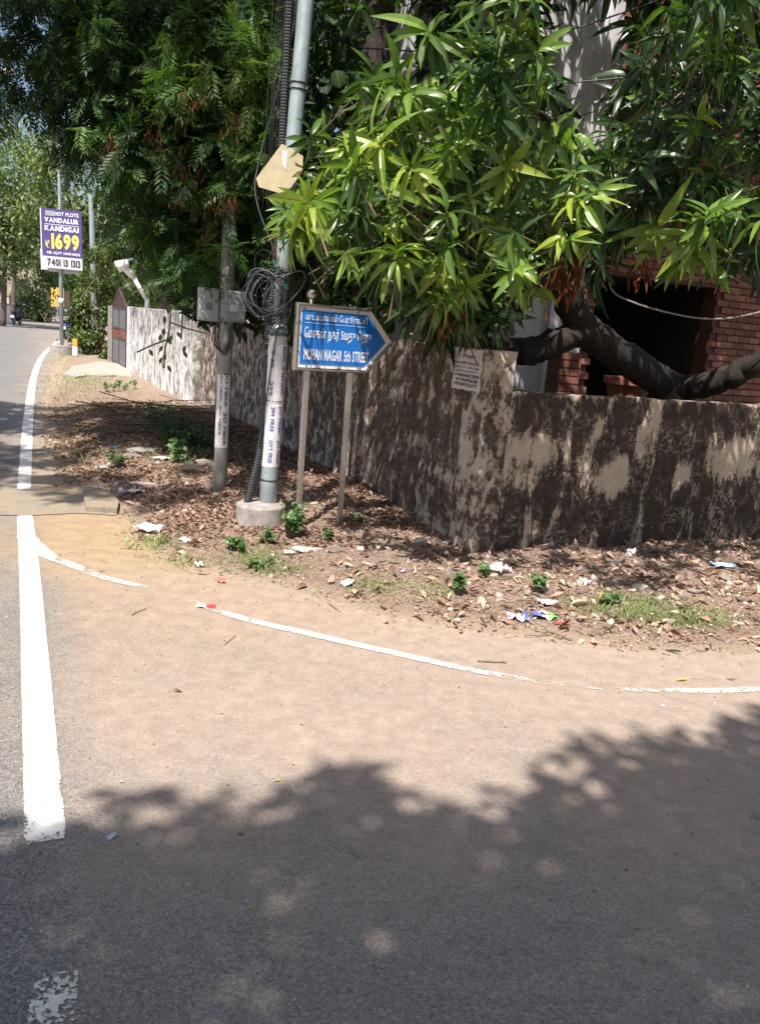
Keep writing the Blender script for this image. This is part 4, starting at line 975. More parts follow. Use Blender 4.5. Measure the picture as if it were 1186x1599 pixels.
n = 2600; P_ = sample_px([(300, 380), (455, 380), (640, 380), (700, 560), (300, 500)], 8.6, 10.5, n); l2.append(scatter(*SIMPLE, P_, unit(n), unit(n), RNG.uniform(.12, .24, n), RNG.uniform(0, .3, n)))
n = 4200; P_ = np.stack([RNG.uniform(-3, 1.2, n), RNG.uniform(5.8, 10.5, n), RNG.uniform(4.2, 7, n)], 1); l2.append(scatter(*SIMPLE, P_, unit(n), unit(n), RNG.uniform(.15, .28, n), RNG.uniform(0, .5, n)))
n = 3400; P_ = sample_px([(260, -30), (620, -30), (600, 430), (300, 430), (240, 250)], 10.5, 13, n); l2.append(scatter(*SIMPLE, P_, unit(n), unit(n), RNG.uniform(.16, .30, n), RNG.uniform(0, .4, n)))
foliage('leaves', l2, mat_neem, CT)
mb = MB()
for k in range(30):
    x0 = RNG.uniform(470, 600); P_ = [D(x0 + RNG.normal(0, 3), y, 7.5) for y in np.linspace(RNG.uniform(-20, 150), RNG.uniform(220, 460), 6)]; mb.tube(P_, .003, 4)
mb.build('hanging_roots', mat_twig, CT, kind='stuff')

# ---------------------------------------------------------------- tree behind the viewer (its shade covers the near road)
ep = [G(*q)[:2] for q in ((-300, 1262), (0, 1262), (130, 1245), (230, 1214), (330, 1226), (420, 1246), (500, 1216), (550, 1193), (640, 1232), (720, 1232), (790, 1212), (850, 1195), (872, 1165), (1000, 1152), (1090, 1128), (1186, 1120), (1500, 1090))]
gaps = [(G(x, y)[:2], r / 850.) for x, y, r in ((540, 1300, 34), (605, 1272, 30), (930, 1258, 45), (800, 1325, 26), (105, 1440, 32), (20, 1500, 36), (350, 1372, 26), (165, 1485, 32), (1112, 1535, 26), (740, 1262, 24), (120, 1400, 18), (200, 1296, 22), (1100, 1190, 20), (400, 1585, 40), (930, 1155, 20), (1075, 1430, 18), (30, 1560, 20))]
n = 24000; tx = RNG.uniform(-6, 6.5, n); top_y = np.interp(tx, [e[0] for e in ep], [e[1] for e in ep]); ty = top_y + .02 - RNG.exponential(2.6, n); ty = np.where(ty < -7, RNG.uniform(-7, 2, n), ty)
dens = sstep(-.02, .30, top_y - ty + (fbm(tx * 7, ty * 7, 88) - .5) * .7); g_ = fbm(tx * 2.2, ty * 2.8, 90); ok = (RNG.uniform(0, 1, n) < dens) & (ty < top_y) & (g_ > .30)
for c_, r in gaps: ok &= ~((((tx - c_[0]) ** 2 + (ty - c_[1]) ** 2) < (r * (1.25 + .6 * RNG.uniform(0, 1, n))) ** 2) & (RNG.uniform(0, 1, n) < .995))
tx, ty = tx[ok], ty[ok]; n = len(tx); zc = RNG.uniform(5.6, 8.4, n)
P_ = along_sun(np.stack([tx, ty, 0 * tx], 1), zc)
BT = empty('roadside_tree', (-.6, -6.2, 0), 'leafy roadside tree behind the viewer whose crown shades the near road', 'tree')
mb = MB(); b0 = np.array([-.6, -6.2, 0.]); mb.tube(curve_pts([b0 + [0, 0, -.1], b0 + [.1, .1, 2], b0 + [0, .4, 4.4], b0 + [.3, 1.2, 6.5], b0 + [.6, 1.9, 8]], 6), lerpn([.3, .24, .2, .12, .05], 25), 12); mb.build('trunk', mat_bark, BT, smooth=True)
for a in ((-3, 1.5, 6.8), (3.5, 2.5, 7.0), (-1.5, 3.5, 7.4), (2, 3.8, 7.2), (5, .5, 6.6), (-4.5, 3, 7.)):
    e = b0 + np.array(a); s_ = b0 + np.array([0, .4, 4.2]); mb = MB(); mb.tube(curve_pts([s_, (s_ + e) / 2 + [0, 0, .4], e], 6), lerpn([.12, .07, .02], 13), 8); mb.build('limb', mat_bark, BT, smooth=True)
rep = 3; P_ = np.repeat(P_, rep, 0) + RNG.normal(0, .045, (n * rep, 3)); n *= rep
foliage('leaves', [scatter(*SIMPLE, P_, unit(n) * [1, 1, .5], np.array([0, 0, 1.]) + RNG.normal(0, .5, (n, 3)), RNG.uniform(.1, .17, (n, 1)) * [1, 1.4, 1], RNG.uniform(.2, .8, n))], mat_neem, BT)

# ---------------------------------------------------------------- houses behind the walls
mat_housewhite, nt, b = newmat('white_house_wall'); p = oco(nt)
L(nt, ramp(nt, noise(nt, mapping(nt, p, (6, 6, .8)), 1, 5, .6), [(.3, (.46, .45, .46)), (.6, (.70, .69, .70))]), b.inputs['Base Color']); b.inputs['Roughness'].default_value = .7
HO = CN + nR * 2.6
HOUSE = empty('brick_house', (HO[0], HO[1], 0), 'house with brick cladding, white side wall and dark porch behind the right-hand wall', 'house')
def fu(px, py): q = onplane(px, py, HO, nR); return (q[:2] - HO) @ Rd, q[2]
R3 = np.array([Rd[0], Rd[1], 0.]); N3 = np.array([nR[0], nR[1], 0.]); HO3 = np.array([HO[0], HO[1], 0.])
uW0 = .35; uW1 = fu(975, 0)[0]; uP0 = fu(925, 500)[0]; uP1 = fu(1112, 500)[0]; zP = fu(1010, 436)[1]
print('HOUSE', uW0, uW1, uP0, uP1, zP)
def fbox(u0, u1, z0, z1, d0, d1, name, mat, parent=HOUSE):
    mb = MB(); mb.box(HO3 + R3 * (u0 + u1) / 2 + N3 * (d0 + d1) / 2 + [0, 0, (z0 + z1) / 2], (u1 - u0, d1 - d0, z1 - z0), (R3, N3, (0, 0, 1))); return mb.build(name, mat, parent)
fbox(uW0, uW1 - .0, -.1, 6.5, 0, .2, 'white_wall', mat_housewhite)
for f in (.62, .80, .93): uu = uW0 + (uW1 - uW0) * f; fbox(uu, uu + .13, -.1, 6.5, -.07, -.002, 'dapple_rib', mat_housewhite)  # ribs added to imitate the vertical strips of dappled light
mat_mortar = plain('brick_backing', (.14, .065, .045), .9, 0, .3, 12, .3)
fbox(uW1 + .003, uP0, -.1, 6.5, 0, .2, 'clad_wall', mat_mortar); fbox(uP1, uP1 + 5, -.1, 6.5, 0, .2, 'clad_wall', mat_mortar); fbox(uP0 + .003, uP1 - .003, zP, 6.5, .002, .2, 'clad_wall', mat_mortar)
mat_dk = plain('porch_shade_plaster', (.045, .036, .03), .9, 0, .2, 6, .2)  # plaster darkened so the porch's deep shade sits in its colour
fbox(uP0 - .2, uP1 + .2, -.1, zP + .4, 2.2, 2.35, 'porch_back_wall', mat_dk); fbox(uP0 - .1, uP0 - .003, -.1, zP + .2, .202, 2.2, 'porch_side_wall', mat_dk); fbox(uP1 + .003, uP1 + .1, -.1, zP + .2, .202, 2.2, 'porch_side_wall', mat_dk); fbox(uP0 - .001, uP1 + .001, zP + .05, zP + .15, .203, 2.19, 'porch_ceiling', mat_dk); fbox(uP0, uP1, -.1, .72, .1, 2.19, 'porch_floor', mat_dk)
fbox(uW0, uP1 + 5, 6.5, 6.7, -.6, 6, 'roof', mat_conc)
mat_brick, nt, b = newmat('terracotta_brick'); p = pos(nt); ob = N(nt, 'ShaderNodeObjectInfo').outputs['Random']
cb = ramp(nt, mth(nt, 'ADD', mth(nt, 'MULTIPLY', ob, .6), mth(nt, 'MULTIPLY', noise(nt, p, 12, 5, .7), .5)), [(.15, (.15, .055, .04)), (.55, (.27, .105, .07)), (.9, (.38, .17, .12))])
L(nt, cb, b.inputs['Base Color']); b.inputs['Roughness'].default_value = .85; bump(nt, b, noise(nt, p, 60, 4), .5, .006)
bv = []
for k in range(3):
    mb = MB(); rn = random.Random(k); mb.box((0, 0, 0), (.166, .03, .066), None, .004 if 0 else 0)
    V = [(x + rn.uniform(-.003, .003), y + (-.012 if z > 0 else .004) * 0 + (.008 if z > 0 and y < 0 else 0), z + rn.uniform(-.003, .003)) for x, y, z in mb.V]
    me = bpy.data.meshes.new('brick'); me.from_pydata(V, [], mb.F); me.materials.append(mat_brick); bv.append(me)
angR = math.atan2(Rd[1], Rd[0]); nb_ = 0; rest = MB()
cells = []
for j in range(0, 78):
    z = .6 + j * .078
    for (ua, ub) in ((uW1, uP0), (uP0, uP1), (uP1, uP1 + 2.6)):
        if ua == uP0 and z < zP + .05: continue
        u = ua + .085 + (.085 if j % 2 and ua != uP0 else 0)
        while u < ub + .0:
            q = HO3 + R3 * u + N3 * -.016; q[2] = z; x, y, dep = scr(q)
            if -60 < x < 1260 and -60 < y < 640: cells.append((0 if (x > 1080 and y > 400) or (x < 930 and y > 420) else 1, -y, q))
            u += .174
cells.sort(key=lambda c_: (c_[0], c_[1]))
for k, (a, b_, q) in enumerate(cells):
    if k < 290:
        o = bpy.data.objects.new('brick', bv[k % 3]); C.objects.link(o); o.parent = HOUSE; o.location = Vector(q) - HOUSE.location; o.rotation_euler = (random.uniform(-.03, .03), random.uniform(-.012, .012), angR)
    else: rest.box(q + N3 * random.uniform(-.003, .003), (.166, .03, .066), (R3, N3, (0, 0, 1)))
if rest.V: rest.build('brickwork', mat_brick, HOUSE, kind='stuff')
print('BRICKS', len(cells))
# low brick pier beside the porch
E = empty('brick_pier', tuple(HO3 + R3 * (fu(905, 580)[0]) - N3 * .55), 'low dark brick pier at the left edge of the porch', 'pier')
zc_ = D(905, 551, 8.2)[2]; uc = (D(905, 580, 8.0)[:2] - HO) @ Rd; pc_ = HO3 + R3 * uc - N3 * .5
E.location = Vector((pc_[0], pc_[1], 0))
mb = MB(); mb.box(pc_ + [0, 0, zc_ / 2 - .05], (.22, .22, zc_ + .1), (R3, N3, (0, 0, 1))); mb.build('core', mat_mortar, E)
for j in range(int((zc_ - .9) / .078) + 1):
    for s_ in (-.062, .062):
        q = pc_ + R3 * s_ - N3 * .122; mb = MB(); mb.box(q + [0, 0, zc_ - .04 - j * .078], (.115, .026, .066), (R3, N3, (0, 0, 1))); mb.build('brick', mat_brick, E)
# flower pot on the porch step
fp = D(982, 590, 8.15); pot = empty('flower_pot', (fp[0], fp[1], fp[2] - .36), 'large terracotta flower pot standing in the dark porch above the wall', 'flower pot')
st = fp.copy(); mat_pot = plain('terracotta_pot', (.30, .11, .07), .8, 0, .2, 12, .2)
mb = MB(); mb.lathe((fp[0], fp[1], fp[2] - .36), [(.13, 0), (.15, .02), (.215, .29), (.245, .295), (.25, .36), (.235, .365), (.2, .33)], 24); mb.build('body', mat_pot, pot, smooth=False)
mb = MB(); mb.lathe((fp[0], fp[1], fp[2] - .36), [(.0, .33), (.2, .332)], 16); mb.build('soil', mat_darkbark, pot)
o = MB().box((fp[0], fp[1], (fp[2] - .36) / 2), (1.3, .7, fp[2] - .36), (R3, N3, (0, 0, 1))).build('porch_step', mat_dk); tag(o, 'dark plinth under the large terracotta flower pot', 'step')
# pale house beyond the left wall
mat_pale = plain('pale_house_wall', (.50, .42, .36), .8, 0, .12, 3, .1)
PH = CN + Ld * 9.4 + Rd * 1.6
PHE = empty('pale_house', (PH[0], PH[1], 0), 'pale house with flat roof half hidden by leaves beyond the whitewashed wall', 'house')
L3 = np.array([Ld[0], Ld[1], 0.]); P0_ = np.array([PH[0], PH[1], 0.])
def pbox(a0_, a1_, r0, r1, z0, z1, name, mat): MB().box(P0_ + L3 * (a0_ + a1_) / 2 + R3 * (r0 + r1) / 2 + [0, 0, (z0 + z1) / 2], (a1_ - a0_, r1 - r0, z1 - z0), (L3, R3, (0, 0, 1))).build(name, mat, PHE)
pbox(0, 6.0, 0, 5, -.1, 2.9, 'wall', mat_pale); pbox(-.4, 6.4, -.5, 5.4, 2.9, 3.05, 'roof', mat_conc)
for a_ in (.8, 2.9, 4.9): pbox(a_, a_ + .9, -.03, -.002, 1.2, 2.3, 'window', plain('dark_glass', (.03, .035, .04), .15, 0, .1, 4, 0)); pbox(a_ - .06, a_ - .002, -.05, -.002, 1.14, 2.36, 'window_frame', mat_white); pbox(a_ + .902, a_ + .96, -.05, -.002, 1.14, 2.36, 'window_frame', mat_white); pbox(a_, a_ + .9, -.06, -.002, 1.12, 1.197, 'window_sill', mat_white)
for a_ in (.2, 2.2, 4.2): pbox(a_, a_ + .3, -.34, -.06, -.1, 2.9, 'column', mat_white if a_ > 2 else mat_pale)

# ---------------------------------------------------------------- gate
g0 = WF + Ld * 7.48; gl = 2.5
GT = empty('metal_gate', (g0[0], g0[1], 0), 'grey sheet metal gate with pointed arch top and rust red middle band', 'gate')
g3 = np.array([g0[0], g0[1], 0.]); uG = L3; nG = np.cross(uG, uz)
if nG @ (EYEP - g3) < 0: nG = -nG
mat_gate = plain('gate_grey', (.15, .165, .18), .45, .2, .2, 6, .1); mat_gatefr = plain('gate_frame_brown', (.09, .06, .055), .5, .2, .2, 10, .1); mat_rust = plain('gate_red', (.26, .09, .05), .6, 0, .3, 12, .1)
def gb(u0, u1, z0, z1, name, mat, th=.03, off=0.): MB().box(g3 + uG * (u0 + u1) / 2 + nG * off + [0, 0, (z0 + z1) / 2], (u1 - u0, th, z1 - z0), (uG, nG, (0, 0, 1))).build(name, mat, GT)
for u0, u1 in ((.06, gl / 2 - .03), (gl / 2 + .03, gl - .06)): gb(u0, u1, .12, .72, 'lower_panel', mat_gate, .012); gb(u0, u1, 1.02, 1.48, 'upper_panel', mat_gate, .012)
for k in range(14): uu = .12 + k * (gl - .24) / 13; gb(uu - .02, uu + .02, .78, .98, 'bar', mat_rust, .015)
for z0, z1 in ((.06, .115), (.725, .775), (.985, 1.015), (1.485, 1.53)): gb(.05, gl - .05, z0, z1, 'rail', mat_gatefr, .035)
for u0 in (0, gl / 2 - .025, gl - .05): gb(u0, u0 + .049, .05, 1.56, 'stile', mat_gatefr, .04, .001)
arch = [g3 + uG * (gl * f) + [0, 0, 1.53 + .42 * (1 - abs(2 * f - 1)) ** .8] for f in np.linspace(0, 1, 17)]
mb = MB(); mb.tube(arch, .022, 6); mb.build('arch', mat_gatefr, GT)
for k in range(1, 16): MB().tube([g3 + uG * gl * k / 16 + [0, 0, 1.52], arch[k] + [0, 0, .12]], .012, 6).build('spike', mat_gatefr, GT)
o = MB().box(g3 + uG * (gl + .13) + [0, 0, .75], (.22, .22, 1.6), (uG, nG, (0, 0, 1)), .01).build('gate_pillar', mat_conc); tag(o, 'plain square gate pillar at the far side of the metal gate', 'pillar')

# street lamp arm on the whitewashed wall
a_ = onplane(230, 470, WF + Rd * .08, np.array([Rd[0], Rd[1]])); dl = a_[1]
LA = empty('street_lamp', tuple(a_), 'small white street lamp on a slanting arm above the whitewashed wall', 'street lamp')
p0_, p1_, p2_ = a_, D(207, 430, dl - .2), D(193, 416, dl - .3)
MB().tube([p0_, p1_], [.045, .05], 10).build('arm', mat_white, LA, smooth=True); MB().tube([p1_, p2_], [.085, .075], 12).build('collar', mat_white, LA, smooth=True)
mb = MB(); mb.tube([D(183, 417, dl - .4), D(200, 410, dl - .3)], [.13, .08], 12); mb.build('lamp_head', mat_white, LA, smooth=True)
MB().box(D(197, 408, dl - .28), (.34, .14, .03), (np.array([.9, 0, .42]), np.array([0, 1., 0]), np.array([-.42, 0, .9]))).build('solar_panel', plain('panel_blue', (.12, .25, .3), .3, 0, .1, 8, 0), LA)
MB().tube([a_ - [0, 0, .5], a_ + [0, 0, .02]], .05, 10).build('bracket', mat_galv, LA)

# ---------------------------------------------------------------- far lamp post with banner
lp = G(97, 552, .05)
LPO = empty('lamp_post', (lp[0], lp[1], 0), 'tall thin grey lamp post carrying the purple property banner', 'lamp post')
dl = lp[1]; P_ = [D(97, 552, dl), D(95, 400, dl), D(93, 255, dl), D(90, 150, dl)]
mb = MB(); mb.tube(P_, [.06, .055, .05, .045], 10); mb.build('pole', mat_galv, LPO, smooth=True)
tp = P_[-1]; mb = MB(); mb.tube([tp, tp + [-.3, -.2, .25], tp + [-.9, -.5, .35]], [.03, .03, .03], 8); mb.build('arm', mat_galv, LPO, smooth=True)
mb = MB(); mb.box(tp + [-1.15, -.65, .36], (.55, .22, .10), None, .03); mb.build('lamp_head', mat_white, LPO)
MB().tube([D(96, 466, dl), D(96, 474, dl)], .075, 10).build('paper_band', mat_white, LPO, smooth=True)
mb = MB(); mb.lathe((lp[0], lp[1], 0), [(.36, -.1), (.34, .28), (.0, .3)], 18); o = mb.build('pole_pedestal', mat_conc); tag(o, 'squat round concrete pedestal under the lamp post with the banner', 'pedestal')
db = dl - .15; cB = D(97, 374, db); cB2 = D(96, 397, db - .0)
BN = empty('property_banner', tuple(cB), 'purple and white property banner reading 1699 tied to the lamp post', 'banner')
vb = np.array([-cB[0], -cB[1], 0.]); vb /= np.linalg.norm(vb); xb = np.cross(uz, vb); 
xb = xb if xb @ rt > 0 else -xb
yaw = .25; xb2 = xb * math.cos(yaw) - vb * math.sin(yaw) * -1; zb2 = uz
nb2 = np.cross(xb2, zb2); 
if nb2 @ vb < 0: nb2 = -nb2
sw = 57 / F_ * dl; shh = 84 / F_ * dl
mat_pur = plain('banner_purple', (.085, .055, .24), .5, 0, .08, 3, 0); mat_yel = plain('banner_yellow', (.75, .68, .12), .6, 0, .05, 3, 0)
tiltv = zb2 + xb2 * -.02
def bq(fx, fz, off=0.): return cB + xb2 * sw * (fx - .5) + tiltv * shh * (fz - .5) + nb2 * off
def brect(fx0, fx1, fz0, fz1, off, name, mat, wob=0.):
    V = []; n1, n2_ = 8, 8
    for j in range(n2_ + 1):
        for i in range(n1 + 1): a = i / n1; b_ = j / n2_; V.append(bq(fx0 + (fx1 - fx0) * a, fz0 + (fz1 - fz0) * b_, off + wob * math.sin(a * 3 + b_ * 5)))
    return mk(name, V, gridfaces(n1 + 1, n2_ + 1), mat, BN)
brect(0, 1, .2, 1, .0, 'upper_sheet', mat_pur); brect(0, 1, 0, .199, .0, 'lower_sheet', mat_paper); brect(-.03, -.002, 0, 1, .002, 'edge_fold', mat_paper)
MB().box(bq(.5, .5, -.03), (sw * 1.0, .02, shh), (xb2, nb2, tiltv / np.linalg.norm(tiltv))).build('backing', mat_galv, BN)
def btext(t_, fx0, fx1, fz0, fz1, mat, bold=.03): 
    sg = 1 if nb2 @ np.cross(xb2, zb2) > 0 else -1
    text_on('lettering', t_, bq(fx0, fz0), xb2, tiltv, sw * (fx1 - fx0), shh * (fz1 - fz0), mat, BN, bold, .012 * sg)
btext('HOT PLOTS', .34, .93, .89, .955, mat_signwhite); brect(.10, .33, .88, .965, .008, 'patch', mat_box); btext('VANDALUR', .08, .93, .77, .855, mat_signwhite, .05); brect(.08, .93, .735, .745, .008, 'rule', mat_signwhite)
btext('KANDIGAI', .08, .93, .63, .72, mat_signwhite, .05); btext('₹', .08, .19, .34, .47, mat_yel, .02); btext('1699', .24, .93, .32, .60, mat_yel, .05); btext('PER SQ.FT ONWARDS', .12, .95, .23, .285, mat_signwhite); btext('7401 13 1313', .12, .95, .04, .165, mat_ink, .03)
cC = D(94, 409, db + .12); BN2 = empty('old_banner', tuple(cC), 'faded torn white banner showing below the purple property banner', 'banner')
V = []
for j in range(7):
    for i in range(9): a = i / 8; b_ = j / 6; V.append(cC + xb2 * sw * .95 * (a - .52) * (1 + .04 * b_) + uz * (shh * .36 * (b_ - .5) - sw * .07 * (a - .5) + .02 * math.sin(i * 2)) - nb2 * (.06 + .02 * math.sin(a * 9)))
mk('sheet', V, gridfaces(9, 7), mat_paper, BN2)
for k in range(6): MB().box(cC + xb2 * sw * (-.38 + k * .13) + uz * shh * .06 - nb2 * .02, (.05, .01, .12), (xb2, nb2, uz)).build('torn_strip', mat_ink, BN2)

# marker stones near the lamp post
for x, y, lab in ((118, 556, 'short yellow and white striped marker stone beside the lamp post'), (88, 545, 'small white marker stone just left of the lamp post')):
    q = G(x, y, .05); E = empty('marker_stone', tuple(q), lab, 'marker stone', 'marker stones by the lamp post')
    if x < 100: MB().box(q + [0, 0, .1], (.09, .09, .3), None, .02).build('base', mat_white, E); MB().box(q + [0, 0, .3], (.08, .08, .1), None, .02).build('top', mat_conc, E); continue
    MB().box(q + [0, 0, .14], (.15, .12, .26), None, .02).build('base', mat_white, E); MB().box(q + [0, 0, .38], (.14, .11, .22), None, .02).build('top', plain('marker_yellow', (.55, .34, .05), .7, 0, .15, 9, .1) if x > 100 else mat_white, E)

# ---------------------------------------------------------------- parked scooter far left
def scooter(px, py, yaw_deg, label, body, name='parked_scooter', seat_col=None):
    q = G(px, py); E = empty(name, (q[0], q[1], 0), label, 'scooter'); a = math.radians(yaw_deg); f = np.array([math.cos(a), math.sin(a), 0.]); s_ = np.array([-f[1], f[0], 0.]); o_ = np.array([q[0], q[1], 0.])
    def W(x, y, z): return o_ + f * x + s_ * y + uz * z
    for x in (-.62, .62):
        mb = MB(); V = [];
        mb.tube([W(x + .21 * math.cos(t_), 0, .26 + .21 * math.sin(t_)) for t_ in np.linspace(0, 2 * PI, 17)], .05, 8, cap=False); wl = mb.build('tyre', mat_black, E, smooth=True)
        MB().tube([W(x, -.04, .26), W(x, .04, .26)], .15, 12).build('rim', mat_galv, E)
    mb = MB(); mb.tube([W(-.85, 0, .55), W(-.6, 0, .58), W(-.2, 0, .55), W(-.05, 0, .38)], [.06, .17, .18, .1], 10); mb.build('body', body, E, smooth=True)
    mb = MB(); mb.box(W(.12, 0, .28), (.6, .3, .07), (f, s_, uz), .02); mb.build('footboard', body, E)
    mb = MB(); mb.tube([W(.38, 0, .3), W(.46, 0, .7), W(.42, 0, .98)], [.16, .17, .1], 10); mb.build('front_shield', body, E, smooth=True)
    mb = MB(); mb.box(W(-.42, 0, .76), (.72, .28, .1), (f, s_, uz), .03); mb.build('seat', mat_black, E)
    mb = MB(); mb.tube([W(.36, -.33, 1.04), W(.42, 0, 1.0), W(.36, .33, 1.04)], .018, 6); mb.build('handlebar', mat_black, E)
    for y in (-.3, .3): MB().tube([W(.4, y, 1.05), W(.4, y, 1.18)], .01, 5).build('mirror_stem', mat_black, E); MB().box(W(.4, y, 1.2), (.02, .12, .08), (f, s_, uz), .01).build('mirror', mat_galv, E)
    MB().box(W(-.93, 0, .5), (.02, .2, .12), (f, s_, uz)).build('number_plate', mat_white, E); MB().box(W(-.9, 0, .62), (.04, .16, .06), (f, s_, uz), .01).build('tail_light', mat_rust, E)
    mb = MB(); mb.tube([W(.62, 0, .26), W(.5, 0, .75)], .03, 6); mb.build('fork', mat_galv, E)
mat_scb = plain('dark_scooter_paint', (.02, .02, .03), .3, 0, .1, 5, 0); mat_scw = plain('blue_scooter_paint', (.05, .07, .45), .3, 0, .1, 5, 0)
scooter(27, 508, 100, 'dark scooter parked at the far left edge of the road', mat_scb)
scooter(110, 530, 95, 'blue two wheeler half hidden by the bush behind the lamp post', mat_scw)

# ---------------------------------------------------------------- far side houses, walls, trees
def fwall(px0, px1, pyt, pyb, dist, mat, label, name='compound_wall', cat='wall', th=.3, far=None):
    a = G(px0, pyb); a = D(px0, pyb, dist); b_ = D(px1, pyb, far or dist); ht = D(px0, pyt, dist)[2]; u = b_ - a; u[2] = 0; ln = np.linalg.norm(u); u /= ln; n_ = np.cross(u, uz); c_ = (a + b_) / 2; c_[2] = 0
    E = empty(name, (c_[0], c_[1], 0), label, cat)
    MB().box(np.array([c_[0], c_[1], ht / 2 - .1]) + n_ * 0, (ln, th, ht + .2), (u, n_, uz)).build('wall', mat, E)
    MB().box(np.array([c_[0], c_[1], ht + .04]), (ln + .1, th + .1, .08), (u, n_, uz)).build('coping', mat_conc, E)
    return E, u, n_, c_, ln, ht
fwall(-140, 14, 465, 505, 45, mat_white, 'long whitewashed wall at the far left roadside', far=52)
E, u, n_, c_, ln, ht = fwall(12, 46, 462, 500, 60, mat_pale, 'cream compound wall behind the parked scooter', far=64)
E, u, n_, c_, ln, ht = fwall(66, 92, 452, 494, 88, plain('pink_house_wall', (.35, .24, .2), .8, 0, .2, 2, .1), 'brownish house at the far end of the road', 'far_house', 'house', 6)
for k in range(3): MB().box(np.array([c_[0], c_[1], 1.8]) - n_ * 3.05 * (1 if -n_ @ -c_ > 0 else -1) + u * (k - 1) * ln * .28, (.8, .1, 1.1), (u, n_, uz)).build('window', mat_black, E)
E, u, n_, c_, ln, ht = fwall(-120, 60, 405, 500, 75, plain('tan_house_wall', (.42, .34, .27), .8, 0, .2, 2, .1), 'tan house behind the trees at the far left', 'far_house', 'house', 6, far=80)
for k in range(4): MB().box(np.array([c_[0], c_[1], 2.6]) - n_ * 3.05 * (1 if -n_ @ -c_ > 0 else -1) + u * (k - 1.5) * ln * .22, (1.2, .1, 1.3), (u, n_, uz)).build('window', mat_black, E)
q = D(90, 464, 70); E = empty('roadside_sign', (q[0], q[1], 0), 'small yellow sign board on a post at the end of the road', 'sign'); MB().tube([(q[0], q[1], -.1), (q[0], q[1], q[2])], .06, 6).build('post', mat_galv, E); MB().box(q, (1.1, .06, 1.6), None, .01).build('board', plain('sign_yellow', (.55, .38, .05), .6, 0, .1, 3, 0), E)

def fartree(px, base_py, dist, clumps, label, mat=mat_far, leaf=.22, trunk_r=.16, tint=(.1, .9), cat='tree', name='roadside_tree', group='trees along the far road', density=1.):
    b_ = D(px, base_py, dist); b_[2] = 0; E = empty(name, tuple(b_), label, cat, group)
    cs = [(D(x, y, dist + dz), r / F_ * dist) for x, y, r, dz in clumps]
    ctr = np.mean([c_[0] for c_ in cs], 0)
    mid_ = (b_ + ctr) / 2; mid_[2] = ctr[2] * .5
    mb = MB(); mb.tube(curve_pts([b_ - [0, 0, .1], mid_, ctr], 6), lerpn([trunk_r, trunk_r * .75, trunk_r * .3], 13), 9); mb.build('trunk', mat_bark, E, smooth=True)
    l2 = []
    for c_, r in cs:
        s_ = mid_ + (ctr - mid_) * .3; mb = MB(); mb.tube([s_, (s_ + c_) / 2 + RNG.normal(0, r * .1, 3), c_], [trunk_r * .4, trunk_r * .25, .01], 6); mb.build('limb', mat_bark, E, smooth=True)
        n = int(1100 * density * max(.5, (r / leaf / 8) ** 2)); n = min(n, 5200)
        sub = c_ + unit(14) * r * RNG.uniform(.35, .85, (14, 1)); w_ = RNG.integers(0, 14, n); P_ = sub[w_] + RNG.normal(0, r * .2, (n, 3))
        tt = np.clip(RNG.uniform(tint[0], tint[1], 14)[w_] + RNG.normal(0, .1, n), 0, 1)
        l2.append(scatter(*SIMPLE, P_, unit(n) + [0, 0, -.4], RNG.normal(0, .5, (n, 3)) + [0, -.3, 1], RNG.uniform(.6, 1.3, (n, 1)) * [leaf, leaf * 1.5, leaf], tt))
    foliage('crown', l2, mat, E)
fartree(5, 505, 44, [(-60, 330, 90, 2), (20, 330, 60, 0), (10, 400, 45, 0), (50, 290, 50, 1), (60, 370, 40, 0), (-10, 260, 60, 0)], 'olive green tree with slender trunk beside the white far left wall', leaf=.30)
fartree(60, 500, 62, [(50, 440, 38, 0), (75, 420, 30, 0), (40, 470, 28, 0), (62, 478, 24, -4)], 'bushy green tree over the road behind the scooter', leaf=.32, tint=(0, .6))
fartree(150, 530, 31, [(120, 300, 55, 0), (170, 330, 60, 0), (130, 380, 50, 0), (180, 400, 50, 1), (60, 300, 50, 0), (90, 240, 50, 0), (150, 250, 50, 1), (150, 450, 38, 0), (195, 450, 34, 0)], 'tall sunlit tree standing behind the banner', leaf=.22, tint=(.2, 1))
fartree(20, 505, 55, [(0, 250, 70, 0), (60, 230, 50, 2), (-50, 300, 70, 0), (100, 350, 50, 3)], 'pale green tree top rising furthest left above the road', leaf=.32, tint=(.4, 1))
fartree(152, 572, 24.5, [(125, 480, 20, 0), (150, 440, 26, 0), (165, 490, 22, 0), (140, 520, 22, 0), (175, 460, 22, .5), (120, 505, 16, 0), (160, 400, 24, 0), (150, 545, 16, 0), (178, 530, 18, .3)], 'slender young tree with light leaves between lamp post and gate', leaf=.13, trunk_r=.07, tint=(.3, 1), density=1.2)
fartree(128, 560, 25.2, [(118, 520, 15, 0), (132, 535, 16, 0), (145, 552, 13, 0), (115, 545, 10, 0)], 'low leafy bush at the foot of the lamp post', leaf=.11, trunk_r=.03, tint=(.3, 1), cat='bush', name='bush', group='bushes')
fartree(185, 560, 23, [(176, 545, 15, 0), (165, 560, 12, 0)], 'low bluish green bush beside the metal gate', leaf=.12, trunk_r=.03, tint=(.2, .7), cat='bush', name='bush', group='bushes')
fartree(260, 470, 22, [(215, 380, 50, 0), (280, 360, 60, 0), (340, 330, 70, 0), (300, 260, 70, 2), (200, 300, 60, 3), (230, 210, 70, 4)], 'dark green tree behind the pale house roof', leaf=.22, tint=(0, .5), mat=mat_neem)

